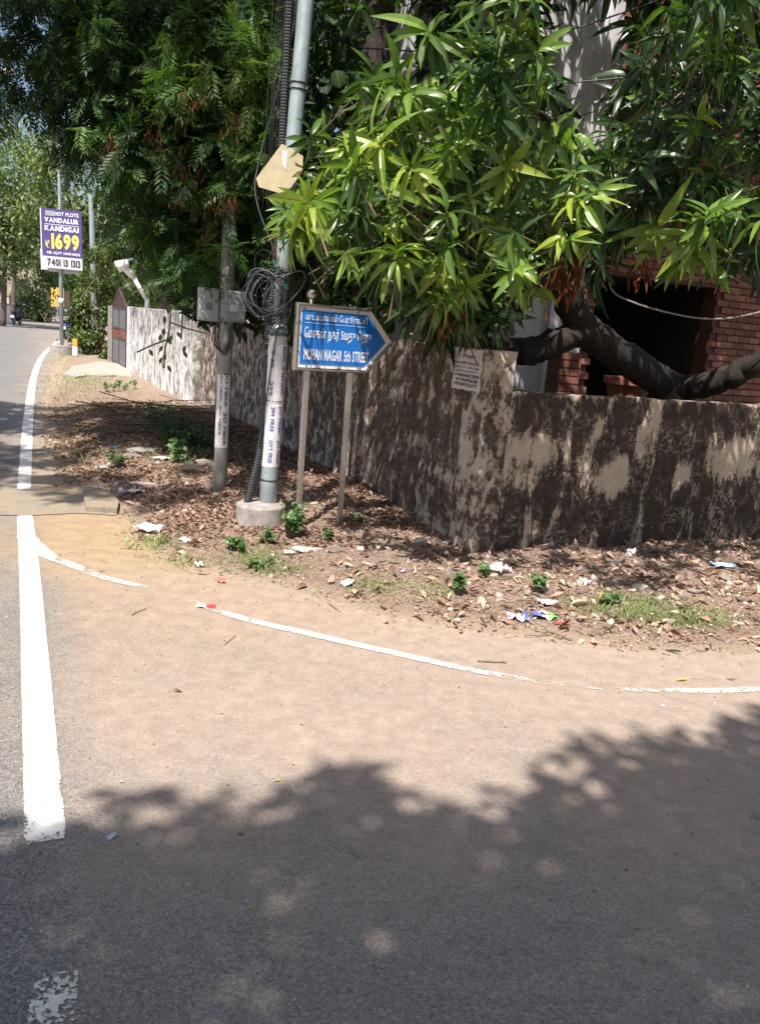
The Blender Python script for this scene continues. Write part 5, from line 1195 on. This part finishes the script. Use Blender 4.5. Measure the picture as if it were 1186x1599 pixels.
# branch with sparse leaves hanging before the whitewashed wall
HB = empty('hanging_branch', tuple(D(262, 460, 12.2)), 'bare hanging branch with a few dark leaves in front of the whitewashed wall', 'branch')
for pts in ([(262, 395, 12.2), (266, 440, 12.2), (266, 503, 12.2), (258, 545, 12.2), (256, 575, 12.2)], [(266, 503, 12.2), (290, 512, 12.2), (320, 520, 12)], [(262, 530, 12.2), (235, 540, 12.2), (214, 550, 12.2)], [(284, 420, 12.2), (285, 490, 12.2), (283, 530, 12.2)]):
    MB().tube(curve_pts([D(*p_) for p_ in pts], 6), .014, 5).build('stem', mat_darkbark, HB, smooth=True)
for x, y in ((258, 493), (256, 512), (252, 522), (260, 528), (255, 540), (258, 552), (254, 558), (262, 570), (276, 518), (270, 524), (290, 540), (234, 545), (262, 478), (287, 548)):
    T, TF, Tm = leaf_tpl((0, .3, .6, 1), (.03, .22, .22, .01), .2); a = RNG.uniform(0, 6); V, Fc, t_, m_ = scatter(T, TF, Tm, np.array([D(x, y, 12.2)]), np.array([[math.cos(a), 0, -1.]]), np.array([[0, -1., .3]]), np.array([.12]), np.array([.15]))
    mk('leaf', V, Fc, mat_neem, HB, attrs={'tint': t_, 'mid': m_})
o = MB().tube([D(261, 572, 15.6), D(260, 606, 15.6)], .02, 8).build('blue_pipe', plain('blue_plastic', (.03, .22, .5), .4, 0, .1, 9, 0)); tag(o, 'short blue plastic pipe standing against the whitewashed wall', 'pipe')

# ================================================================== ground cover
def on_verge(n, xr, yr, dens):
    out = []
    while sum(len(a) for a in out) < n:
        x = RNG.uniform(*xr, n * 2); y = RNG.uniform(*yr, n * 2); d = sdist(edge, x, y); ins = inside(vpoly, x, y); sd = np.where(ins, d, -d)
        side = (x - CN[0]) * Rd[0] + (y - CN[1]) * Rd[1]; outw = ((x - CN[0]) * nR[0] + (y - CN[1]) * nR[1]); free = ~((outw > -.02) & (side > -.02)) 
        k = (RNG.uniform(0, 1, n * 2) < dens(x, y, sd)) & free & (sd > -.15); out.append(np.stack([x[k], y[k]], 1))
    return np.vstack(out)[:n]
def dl_(x, y, sd):
    wallR = -((x - CN[0]) * nR[0] + (y - CN[1]) * nR[1]); wallL = -((x - CN[0]) * Rd[0] + (y - CN[1]) * Rd[1])
    nearR = np.exp(-np.clip(wallR, 0, 9) / .6) * (x > .3); d = .10 + .9 * nearR + .5 * np.exp(-np.clip(wallL, 0, 9) / .6) + .6 * (fbm(x * 3, y * 3, 55) > .52) + .45 * (x > .5)
    return np.clip(d, 0, 1) * sstep(-.12, .25, sd) * np.where(y > 11, .5, 1)
XY = on_verge(6500, (-5.5, 4.3), (3.9, 13), dl_); n = len(XY); zz = np.maximum(hv(XY[:, 0], XY[:, 1]), 0) + RNG.uniform(.002, .022, n)
P_ = np.column_stack([XY, zz]); l2 = []
for k in range(4):
    q = P_[k::4]; m = len(q); big_ = RNG.uniform(0, 1, m) ** 3; sc = (.022 + .065 * big_)[:, None] * np.stack([np.ones(m), RNG.uniform(.7, 1.5, m), RNG.uniform(.5, 1.3, m)], 1)
    a = RNG.uniform(0, 2 * PI, m); l2.append(scatter(*DRY[k], q, np.stack([np.cos(a), np.sin(a), RNG.normal(0, .22, m)], 1), RNG.normal(0, .35, (m, 3)) + [0, 0, 1], sc, RNG.beta(1.6, 2.0, m)))
o = foliage('leaf_litter', l2, mat_dry, None)
# crumbs: tiny broken leaf and twig bits over verge and road margin
def dl2(x, y, sd): return np.clip(.25 + dl_(x, y, sd), 0, 1) * sstep(-.15, .1, sd)
XY = on_verge(34000, (-6, 4.3), (3.8, 13), dl2); n = len(XY); a = RNG.uniform(0, 2 * PI, n)
P_ = np.column_stack([XY, np.maximum(hv(XY[:, 0], XY[:, 1]), 0) + RNG.uniform(.001, .008, n)])
foliage('leaf_crumbs', [scatter(*SIMPLE, P_, np.stack([np.cos(a), np.sin(a), RNG.normal(0, .2, n)], 1), RNG.normal(0, .3, (n, 3)) + [0, 0, 1], RNG.uniform(.008, .034, (n, 1)) * [1, 1, 1], RNG.beta(1.5, 1.6, n))], mat_dry, None)
XY = on_verge(15000, (-5.5, .6), (5.2, 11.5), lambda x, y, sd: sstep(-.05, .4, sd) * (.35 + .65 * (fbm(x * 2.5, y * 2.5, 59) > .46))); n = len(XY); a = RNG.uniform(0, 2 * PI, n)
P_ = np.column_stack([XY, np.maximum(hv(XY[:, 0], XY[:, 1]), 0) + RNG.uniform(.002, .02, n)])
foliage('leaf_mulch', [scatter(*DRY[3], P_, np.stack([np.cos(a), np.sin(a), RNG.normal(0, .35, n)], 1), RNG.normal(0, .5, (n, 3)) + [0, 0, 1], RNG.uniform(.015, .05, (n, 1)) * [1, 1, 1], RNG.beta(1.2, 3.0, n))], mat_dry, None)
# sticks
XY = on_verge(420, (-5.5, 4.3), (4.0, 12.5), dl_); mb = MB()
for x, y in XY:
    a = RNG.uniform(0, PI); ln = RNG.uniform(.05, .28); z = hz(x, y) + .012; d_ = np.array([math.cos(a), math.sin(a), RNG.normal(0, .08)]) * ln / 2; c_ = np.array([x, y, z]); mb.tube([c_ - d_, c_ + RNG.normal(0, .006, 3), c_ + d_], RNG.uniform(.0015, .005), 4)
for k in range(60):
    c_ = GH(RNG.uniform(170, 300), RNG.uniform(640, 680)); d_ = np.array([-.8, -.35, 0]) * RNG.uniform(.2, .7) + RNG.normal(0, .06, 3); c_ = c_ + [0, 0, RNG.uniform(.02, .16)]; mb.tube([c_ - d_, c_ + RNG.normal(0, .03, 3), c_ + d_], RNG.uniform(.003, .008), 4)
o = mb.build('dry_sticks', mat_twig, None, kind='stuff')
# gravel crumbs
CUBE = np.array([(i, j, k) for i in (-.5, .5) for j in (-.5, .5) for k in (-.5, .5)], float); CF = np.array([(0, 1, 3, 2), (4, 6, 7, 5), (0, 4, 5, 1), (2, 3, 7, 6), (0, 2, 6, 4), (1, 5, 7, 3)])
mat_stone, nt, b = newmat('rubble_stone'); p = pos(nt); t_ = attr(nt, 'tint')
L(nt, ramp(nt, mth(nt, 'ADD', mth(nt, 'MULTIPLY', t_, .7), mth(nt, 'MULTIPLY', noise(nt, p, 40, 4), .3)), [(.1, (.12, .09, .075)), (.5, (.28, .225, .19)), (.9, (.50, .45, .40))]), b.inputs['Base Color']); b.inputs['Roughness'].default_value = .9; bump(nt, b, noise(nt, p, 120, 3), .5, .005)
XY = on_verge(2000, (-5.5, 4.3), (3.9, 12.5), lambda x, y, sd: np.clip(.2 + .6 * (x > .4) + dl_(x, y, sd) * .4, 0, 1) * sstep(-.1, .3, sd)); n = len(XY)
P_ = np.column_stack([XY, np.maximum(hv(XY[:, 0], XY[:, 1]), 0) + .002]); s_ = RNG.uniform(0, 1, n) ** 3; V, Fc, tt, m_ = scatter(CUBE * .999, CF, np.zeros(8), P_, unit(n), unit(n), (.007 + .032 * s_)[:, None] * RNG.uniform(.6, 1.3, (n, 3)), RNG.uniform(0, 1, n))
V = V + RNG.normal(0, .0025, V.shape); fastmesh('gravel', V, Fc, mat_stone, None, 'stuff', attrs={'tint': tt})
# loose grit on the road, sparse
n = 2600; x = RNG.uniform(-2.2, 3.4, n); y = 1.5 + 3.6 * RNG.uniform(0, 1, n) ** .6; s_ = RNG.uniform(0, 1, n) ** 2
V, Fc, tt, m_ = scatter(CUBE, CF, np.zeros(8), np.stack([x, y, 0 * x + .001], 1), unit(n), unit(n), (.002 + .006 * s_)[:, None] * RNG.uniform(.6, 1.3, (n, 3)), RNG.uniform(0, 1, n)); fastmesh('road_grit', V, Fc, mat_stone, None, 'stuff', attrs={'tint': tt})
# grass
def grass(name, spots, hgt, mat):
    P_ = []; H2 = []
    for x, y, rx, ry, n in spots:
        for k in range(n):
            a = RNG.normal(0, .5, 2); c_ = GH(x + a[0] * rx, y + a[1] * ry); P_.append(c_); H2.append(hgt * RNG.uniform(.5, 1.3))
    n = len(P_); a = RNG.uniform(0, 6.3, n); b_ = leaf_tpl((0, .5, 1), (.05, .045, .005), .35, .1)
    foliage(name, [scatter(*b_, np.array(P_), np.stack([np.cos(a) * .8, np.sin(a) * .8, RNG.uniform(.5, 1.6, n)], 1), np.stack([np.cos(a), np.sin(a), -.4 + 0 * a], 1) * -1, np.array(H2), RNG.uniform(.3, 1, n))], mat, None)
mat_grass = leafmat('grass_blade', [(0, (.07, .11, .04)), (.5, (.12, .21, .06)), (1, (.34, .36, .16))], .6, .3)
grass('grass', [(395, 870, 60, 22, 600), (430, 890, 60, 14, 300), (590, 915, 80, 20, 450), (680, 925, 40, 16, 160), (985, 950, 90, 22, 1500), (1080, 968, 70, 18, 1000), (270, 870, 60, 12, 130), (300, 880, 40, 10, 120)], .045, mat_grass)
grass('dry_grass', [(150, 600, 90, 20, 700), (130, 590, 60, 12, 400), (200, 640, 120, 12, 400), (100, 620, 50, 60, 300), (95, 560, 30, 14, 300), (120, 700, 60, 60, 260), (240, 850, 50, 14, 100)], .09, mat_grass)
grass('ground_creeper', [(290, 680, 60, 40, 700), (262, 655, 30, 20, 300), (300, 705, 60, 26, 300)], .10, mat_weed)

# weeds, one by one
WL = [ROUND, leaf_tpl((0, .2, .5, .8, 1), (.04, .2, .3, .22, .02), .3, .3, .02, 5)]
def weed(px, py, r, h, nst, nlf, lsz, label, seed, tint=(.3, 1), group='small green weeds at the wall foot', shape=0):
    g_ = np.random.default_rng(seed); c_ = GH(px, py); E = empty('weed', tuple(c_), label, 'weed', group); T, TF, Tm = WL[shape]
    nlf = int(nlf * 1.9); lsz = lsz * .68 if shape == 0 else lsz * .85; r = r * 1.25
    mb = MB(); P_ = []; Dv = []
    for k in range(nst):
        a = g_.uniform(0, 2 * PI); e = c_ + [math.cos(a) * r * g_.uniform(.2, 1), math.sin(a) * r * g_.uniform(.2, 1), h * g_.uniform(.55, 1)]; m = (c_ + e) / 2 + [0, 0, h * .12]
        mb.tube([c_ - [0, 0, .02], m, e], [.003, .0025, .0015], 5)
        for j in range(nlf):
            f = g_.uniform(.35, 1); q = c_ + (e - c_) * f; P_.append(q); a2 = g_.uniform(0, 2 * PI); Dv.append([math.cos(a2), math.sin(a2), g_.uniform(-.2, .5)])
    mb.build('stems', mat_twig, E, kind='stuff')
    n = len(P_); V, Fc, t_, m_ = scatter(T, TF, Tm, np.array(P_), np.array(Dv), g_.normal(0, .35, (n, 3)) + [0, -.3, 1], g_.uniform(.6, 1.15, n) * lsz, g_.uniform(*tint, n))
    fastmesh('foliage', V, Fc, mat_weed, E, 'stuff', attrs={'tint': t_, 'mid': m_})
weed(372, 860, .09, .10, 14, 8, .045, 'bushy weed at the front left of the round pedestal', 1)
weed(452, 838, .10, .27, 18, 9, .045, 'tallest bushy weed growing round the left sign post', 2, (.4, 1))
weed(418, 850, .07, .12, 8, 6, .04, 'weed sprouting against the front of the round pedestal', 3)
weed(512, 846, .035, .10, 7, 6, .04, 'small round weed between the two sign posts', 4, (.2, .8))
weed(556, 815, .05, .07, 7, 5, .035, 'small weed just right of the second sign post', 5)
weed(716, 928, .04, .19, 6, 6, .05, 'upright weed in front of the corner pillar', 6, (.2, .8))
weed(757, 900, .04, .10, 5, 5, .05, 'weed beside the clear plastic bag at the pillar foot', 7)
weed(838, 925, .045, .13, 6, 6, .05, 'weed by the white stones in front of the right-hand wall', 8)
weed(950, 945, .05, .09, 5, 4, .055, 'broad leaved weed beside the right grass patch', 9)
weed(265, 690, .25, .30, 22, 7, .07, 'dark green leafy weed clump on the brush heap', 10, (0, .5), shape=1)
weed(300, 700, .22, .22, 20, 7, .07, 'low green weed clump between the heap and the concrete pole', 11, (.1, .6), shape=1)
weed(282, 722, .08, .26, 4, 5, .10, 'young weed with pale broad leaves near the concrete slabs', 12, (.5, 1), shape=1)
weed(182, 732, .10, .20, 14, 7, .045, 'dark weed standing alone on the left verge', 13, (0, .5), shape=1)
weed(405, 885, .12, .06, 16, 6, .03, 'spreading low weed in the grass below the pedestal', 14, (.3, .9))
weed(250, 670, .14, .22, 14, 7, .05, 'leafy weed topping the brush heap', 15, (0, .5), shape=1)
for k, x in enumerate((165, 178, 186, 196, 212)): weed(x, 612 - k, .07, .22, 5, 5, .06, ['first sunlit weed from the left at the foot of the whitewashed wall', 'second sunlit weed from the left near the whitewashed wall', 'middle sunlit weed of the row near the gate', 'fourth sunlit weed from the left near the whitewashed wall', 'rightmost sunlit weed of the row below the whitewashed wall'][k], 20 + k, (.3, .8), shape=1)

# stones and concrete chunks
def rock(px, py, sx, sy, sz, label, seed, mat=mat_stone, tint=.6, name='stone', group=None, rot=0., flat=1.):
    rn = np.random.default_rng(seed); bm = bmesh.new(); bmesh.ops.create_icosphere(bm, subdivisions=2, radius=.5)
    pl_ = unit(9); 
    V = np.array([v.co[:] for v in bm.verts]); 
    for q in pl_:
        h = rn.uniform(.22, .38); d = V @ q; V = V - np.outer(np.clip(d - h, 0, 1), q) * .95
    Fc = [[v.index for v in f.verts] for f in bm.faces]; bm.free(); c_ = GH(px, py)
    V = V * (1 + .22 * (rn.uniform(0, 1, (len(V), 1)) - .5)); V = V * [sx, sy, sz]; ca, sa_ = math.cos(rot), math.sin(rot); V = np.stack([V[:, 0] * ca - V[:, 1] * sa_, V[:, 0] * sa_ + V[:, 1] * ca, V[:, 2]], 1) + c_ + [0, 0, sz * .25]
    o = mk(name, V, Fc, mat, None, attrs={'tint': np.full(len(V), tint)}); o.data.transform(Matrix.Translation(-Vector(c_))); o.location = c_; tag(o, label, 'stone', group)
mat_chalk = plain('pale_mortar_lump', (.42, .38, .34), .9, 0, .2, 30, .5)
rock(958, 885, .12, .08, .05, 'flat grey stone in the litter at the foot of the right-hand wall', 1, tint=.75)
rock(928, 888, .07, .06, .05, 'brownish stone left of the flat grey stone by the wall', 2, tint=.3)
rock(715, 972, .055, .04, .035, 'white stone near the road edge below the corner pillar', 3, mat_chalk)
rock(703, 955, .045, .04, .035, 'small white stone just above its larger neighbour on the verge', 4, mat_chalk)
rock(822, 928, .06, .05, .06, 'buff stone just left of the weed by the wall', 5, tint=.6); rock(852, 922, .05, .04, .07, 'buff stone just right of the weed by the wall', 6, tint=.75)
rock(780, 935, .05, .04, .03, 'small buff stone below the clear plastic bag', 7, tint=.5); rock(700, 895, .07, .05, .07, 'rounded concrete lump against the foot of the corner pillar', 8, tint=.5)
rock(655, 852, .11, .09, .09, 'split concrete lump where the left wall meets the ground', 9, tint=.7)
rock(480, 860, .24, .12, .05, 'pale broken mortar slab under the street sign', 10, mat_chalk); rock(455, 866, .14, .08, .04, 'pale mortar lump left of the slab under the street sign', 11, mat_chalk)
rock(523, 862, .12, .06, .07, 'dark hollowed stone right of the mortar slab under the sign', 12, tint=.35); rock(562, 862, .06, .05, .06, 'pointed white stone right of the second sign post', 13, mat_chalk)
rock(575, 882, .09, .04, .03, 'flat buff stone chip on the verge right of the sign', 14, tint=.7)
rock(1000, 920, .10, .08, .06, 'pale broken stone above the right grass patch', 15, tint=.85); rock(1090, 925, .14, .08, .05, 'grey stone in shade right of the grass patch', 16, tint=.5); rock(1060, 905, .09, .07, .06, 'brown stone in the shaded litter on the right', 17, tint=.35)
rock(930, 965, .10, .06, .05, 'grey chunk beside the yellow leaf on the verge', 18, tint=.7); rock(1040, 972, .14, .09, .04, 'pinkish flat stone at the lower edge of the grass', 19, tint=.55); rock(1130, 905, .1, .08, .05, 'stone below the blue cloth', 20, tint=.4)
rock(1150, 975, .10, .07, .03, 'flat pale stone by the road edge on the far right', 21, tint=.8); rock(980, 870, .09, .06, .06, 'sunlit white lump against the right-hand wall', 22, mat_chalk); rock(1018, 878, .07, .06, .05, 'small pale lump right of the sunlit one at the wall', 23, tint=.8)
rock(236, 705, .55, .16, .06, 'long broken concrete slab lying on the left verge', 30, mat_conc, rot=.5, name='concrete_slab'); rock(205, 712, .40, .14, .08, 'darker broken concrete slab left of the long one', 31, tint=.3, rot=.35, name='concrete_slab')
rock(300, 738, .26, .18, .12, 'large grey boulder beside the concrete pole foot', 32, tint=.5); rock(320, 730, .24, .16, .12, 'second grey boulder touching the concrete pole', 33, tint=.6); rock(290, 752, .14, .1, .06, 'small rock in front of the two grey boulders', 34, tint=.4)
rock(225, 750, .3, .1, .05, 'buff stone slab in the shaded left verge', 35, tint=.6, rot=.3); rock(330, 648, .5, .12, .10, 'long grey branch-like stone by the wall end', 36, tint=.4, rot=-.4)
rock(345, 690, .2, .12, .08, 'stone behind the concrete pole near the wall', 37, tint=.4)

# litter and fallen leaves
def crumple(px, py, w_, h_, cols, label, seed, name, cat, lift=.02, amp=.02, rot=None, group=None, nn=9):
    rn = np.random.default_rng(seed); c_ = GH(px, py); E = empty(name, tuple(c_), label, cat, group); a = rn.uniform(0, PI) if rot is None else rot
    X1, Y1 = np.meshgrid(np.linspace(-.5, .5, nn), np.linspace(-.5, .5, nn)); e = 1 + .35 * (fbm(X1 * 3 + seed, Y1 * 3, seed) - .5)
    X2 = X1 * w_ * e; Y2 = Y1 * h_ * e; Z2 = lift + (fbm(X1 * 4.2 + seed, Y1 * 4.2, seed + 3) - .45) * amp * 2.2 + rn.normal(0, amp * .12, X1.shape)
    V = np.stack([X2 * math.cos(a) - Y2 * math.sin(a), X2 * math.sin(a) + Y2 * math.cos(a), np.maximum(Z2, .004)], 2).reshape(-1, 3) + c_
    Fc = gridfaces(nn, nn)
    names = ['sheet', 'printed_area', 'coloured_end']
    k = len(cols); xs = X1.ravel()[Fc].mean(1) + .5 + .12 * (Y1.ravel()[Fc].mean(1))
    for i, m in enumerate(cols):
        sel = Fc[(np.clip((xs * k).astype(int), 0, k - 1) == i)]
        us, inv = np.unique(sel, return_inverse=True); mk(names[i], V[us], inv.reshape(sel.shape), m, E, smooth=False)
def cm(name, c): return plain(name, c, .45, 0, .15, 30, .2)
mw = cm('litter_white', (.78, .76, .76)); mpl, nt_, b_ = newmat('clear_plastic'); b_.inputs['Base Color'].default_value = (.75, .76, .8, 1); b_.inputs['Roughness'].default_value = .25; b_.inputs['Transmission Weight'].default_value = .35
mgr = cm('wrapper_green', (.12, .62, .05)); mbl = cm('wrapper_blue', (.10, .12, .45)); mrd = cm('wrapper_red', (.6, .05, .06)); mbc2 = cm('blue_cloth', (.25, .38, .52)); mpk = cm('wrapper_pink', (.65, .4, .5))
crumple(232, 830, .19, .14, [mw], 'white plastic bag lying at the edge of the sandy road mouth', 41, 'plastic_bag', 'plastic bag', .03, .035)
crumple(290, 846, .10, .06, [mw], 'crumpled white paper right of the plastic bag on the verge', 42, 'paper_scrap', 'paper scrap', .015, .02)
crumple(310, 885, .06, .05, [mw], 'small white cup-like scrap near the road edge below the pedestal', 43, 'paper_scrap', 'paper scrap', .02, .02)
crumple(322, 948, .10, .05, [mw, mrd], 'white packet with a red corner lying on the curved line', 44, 'packet', 'packet', .008, .006, .15)
crumple(345, 908, .08, .05, [cm('faded_red', (.45, .16, .12))], 'faded red wrapper at the road edge', 45, 'wrapper', 'wrapper', .01, .012)
crumple(543, 914, .07, .08, [mw], 'crumpled white tissue on the verge below the sign', 46, 'tissue', 'tissue', .02, .03)
crumple(627, 893, .03, .03, [mpk, mbl], 'tiny pink and blue wrapper in the grass right of the sign', 47, 'wrapper', 'wrapper', .01, .01)
crumple(775, 895, .13, .17, [mpl], 'clear crumpled plastic bag at the foot of the corner pillar', 48, 'plastic_bag', 'plastic bag', .04, .05, .5)
crumple(853, 945, .10, .08, [mw], 'white card lying above the green wrapper', 49, 'paper_scrap', 'paper scrap', .025, .015, .3)
crumple(808, 968, .12, .08, [mpk, mw, mbl], 'pink white and blue crumpled wrapper on the verge', 50, 'wrapper', 'wrapper', .02, .03, .1)
crumple(849, 965, .14, .08, [mbl, mw, mgr], 'blue and white wrapper with a bright green end', 51, 'wrapper', 'wrapper', .02, .025, -.1)
crumple(877, 975, .09, .02, [mrd], 'thin red strip right of the green wrapper', 52, 'wrapper', 'wrapper', .01, .008, 0)
crumple(1128, 886, .17, .10, [mbc2, mw, mbc2], 'pale blue cloth lying in the shade by the right-hand wall', 53, 'cloth', 'cloth', .02, .02, .1)
crumple(253, 719, .17, .12, [mw], 'white paper sheet beside the broken slabs on the left verge', 54, 'paper_scrap', 'paper scrap', .03, .02, .3)
crumple(180, 699, .09, .06, [mbl], 'small blue packet on the shaded left verge', 55, 'packet', 'packet', .02, .02)
crumple(157, 731, .11, .06, [cm('lilac_scrap', (.5, .48, .62))], 'lilac paper scrap nearest the road on the left verge', 56, 'paper_scrap', 'paper scrap', .02, .02)
crumple(205, 772, .22, .08, [mpl], 'grey crumpled plastic behind the drain slab', 57, 'plastic_bag', 'plastic bag', .03, .04, .2)
crumple(985, 868, .10, .06, [mw], 'sunlit white paper against the foot of the right-hand wall', 58, 'paper_scrap', 'paper scrap', .04, .03)
crumple(912, 912, .08, .05, [mw], 'small white scrap left of centre in the shaded litter', 59, 'paper_scrap', 'paper scrap', .02, .03)
crumple(175, 1307, .035, .02, [cm('grey_scrap', (.45, .47, .5))], 'tiny grey scrap on the shaded road near the white line', 60, 'paper_scrap', 'paper scrap', .005, .005)
crumple(1034, 1103, .018, .015, [mw], 'tiny white scrap below the gap in the curved line', 61, 'paper_scrap', 'paper scrap', .004, .004)
def fallen(px, py, ln, ang, mat, tint, label, k=0, w_=1., lift=.012):
    c_ = GH(px, py); c_[2] += lift; V, Fc, t_, m_ = scatter(*DRY[k], np.array([[-ln / 2, 0, 0.]]), np.array([[1., 0, 0]]), np.array([[0, 0, 1.]]), np.array([[ln, ln * w_, ln * .6]]), np.array([tint])); V[:, 2] -= V[:, 2].min()
    o = fastmesh('fallen_leaf', V, Fc, mat, None, attrs={'tint': t_, 'mid': m_}); o.location = (c_[0], c_[1], c_[2] - lift + .003); o.rotation_euler = (0, 0, ang); tag(o, label, 'leaf')
mat_yl = leafmat('yellow_leaf', [(0, (.35, .28, .03)), (1, (.6, .5, .08))], .5, .2)
fallen(277, 1081, .035, .1, mat_dry, 0.0, 'curled dark leaf alone in the middle of the sunlit road', 1, 1.2)
fallen(433, 1221, .026, .5, mat_yl, .8, 'narrow yellow leaf at the edge of the tree shadow', 0, .7); fallen(1005, 1502, .022, .9, mat_weed, .9, 'small bright green leaf on the shaded road bottom right', 1, 1.2)
fallen(392, 1420, .024, .4, mat_yl, .3, 'narrow olive leaf in the middle of the shaded road', 0, .6); fallen(190, 1223, .02, .7, mat_dry, 1., 'pale leaf near the lower end of the white line', 1); fallen(66, 1364, .02, 1.3, mat_yl, .2, 'thin yellow leaf below the end of the white line', 0, .6)
fallen(1064, 1064, .06, .2, mat_yl, .4, 'yellowish leaf just above the right piece of curved line', 0, .7); fallen(1140, 1063, .05, -.5, mat_dry, .3, 'brown leaf above the right end of the curved line', 0, .5); fallen(1180, 1279, .05, -.4, mat_dry, .5, 'reddish leaf at the right edge of the shaded road', 1, .8)
fallen(1050, 1020, .09, -.6, mat_weed, .2, 'dark curved leaf on the road edge at the right', 0, .5); fallen(937, 935, .13, 1.2, mat_yl, .9, 'long yellow green leaf standing at the left end of the grass patch', 0, .4, .03); fallen(752, 945, .14, 1.6, mat_dry, .8, 'long tan leaf on the verge below the plastic bag', 0, .7); fallen(905, 945, .14, .5, mat_dry, .9, 'large tan leaf left of the grass patch', 3, .7)
fallen(345, 1115, .02, .3, mat_yl, .7, 'tiny yellow leaf left of centre on the sunlit road', 0); fallen(160, 894, .04, .3, mat_dry, .1, 'brown twig-like leaf on the sandy road mouth', 0, .3); fallen(1085, 1060, .04, 0, mat_dry, .6, 'tan leaf over the curved line at right', 2, .6)
def twigthing(pts, r, label): o = MB().tube([GH(x, y) + [0, 0, .006] for x, y in pts], r, 5).build('twig', mat_twig); tag(o, label, 'twig')
twigthing([(206, 962), (214, 957), (228, 952)], .0025, 'short bent twig on the sunlit road left of the curved line'); twigthing([(350, 1008), (368, 994)], .0018, 'thin straight twig on the sunlit road below the curved line'); twigthing([(545, 1332), (556, 1340), (566, 1343)], .0012, 'thin pale twig in the middle of the shaded road')
twigthing([(745, 1034), (790, 1036)], .004, 'dark stick lying just above the curved line')

up2 = G(147, 556, .05); E = empty('utility_pole', (up2[0], up2[1], 0), 'slim distant grey pole rising through the light green tree right of the banner', 'utility pole')
dd = 29.; q = [D(148, 545, dd), D(145, 400, dd), D(141, 255, dd), D(139, 130, dd)]; q[0][2] = 0; E.location = Vector(q[0]); MB().tube(q, .09, 10).build('shaft', mat_galv, E, smooth=True); MB().box(q[-1] - [0, 0, .3], (1.2, .08, .08)).build('cross_arm', mat_galv, E)

# tree mass closing the view beyond the end of the road
n = 9000; az = RNG.uniform(-.62, .1, n); dd = RNG.uniform(105, 150, n); zz = RNG.uniform(0, 1, n) ** .8 * (9 + 5 * fbm(az * 14, az * 0, 300))
foliage('distant_trees', [scatter(*SIMPLE, np.stack([np.sin(az) * dd, np.cos(az) * dd, zz], 1), unit(n), unit(n), RNG.uniform(1.2, 2.4, (n, 1)) * [1, 1.8, 1], np.clip(fbm(az * 40, zz * .6, 301) + RNG.normal(0, .1, n), 0, 1))], mat_far, None)
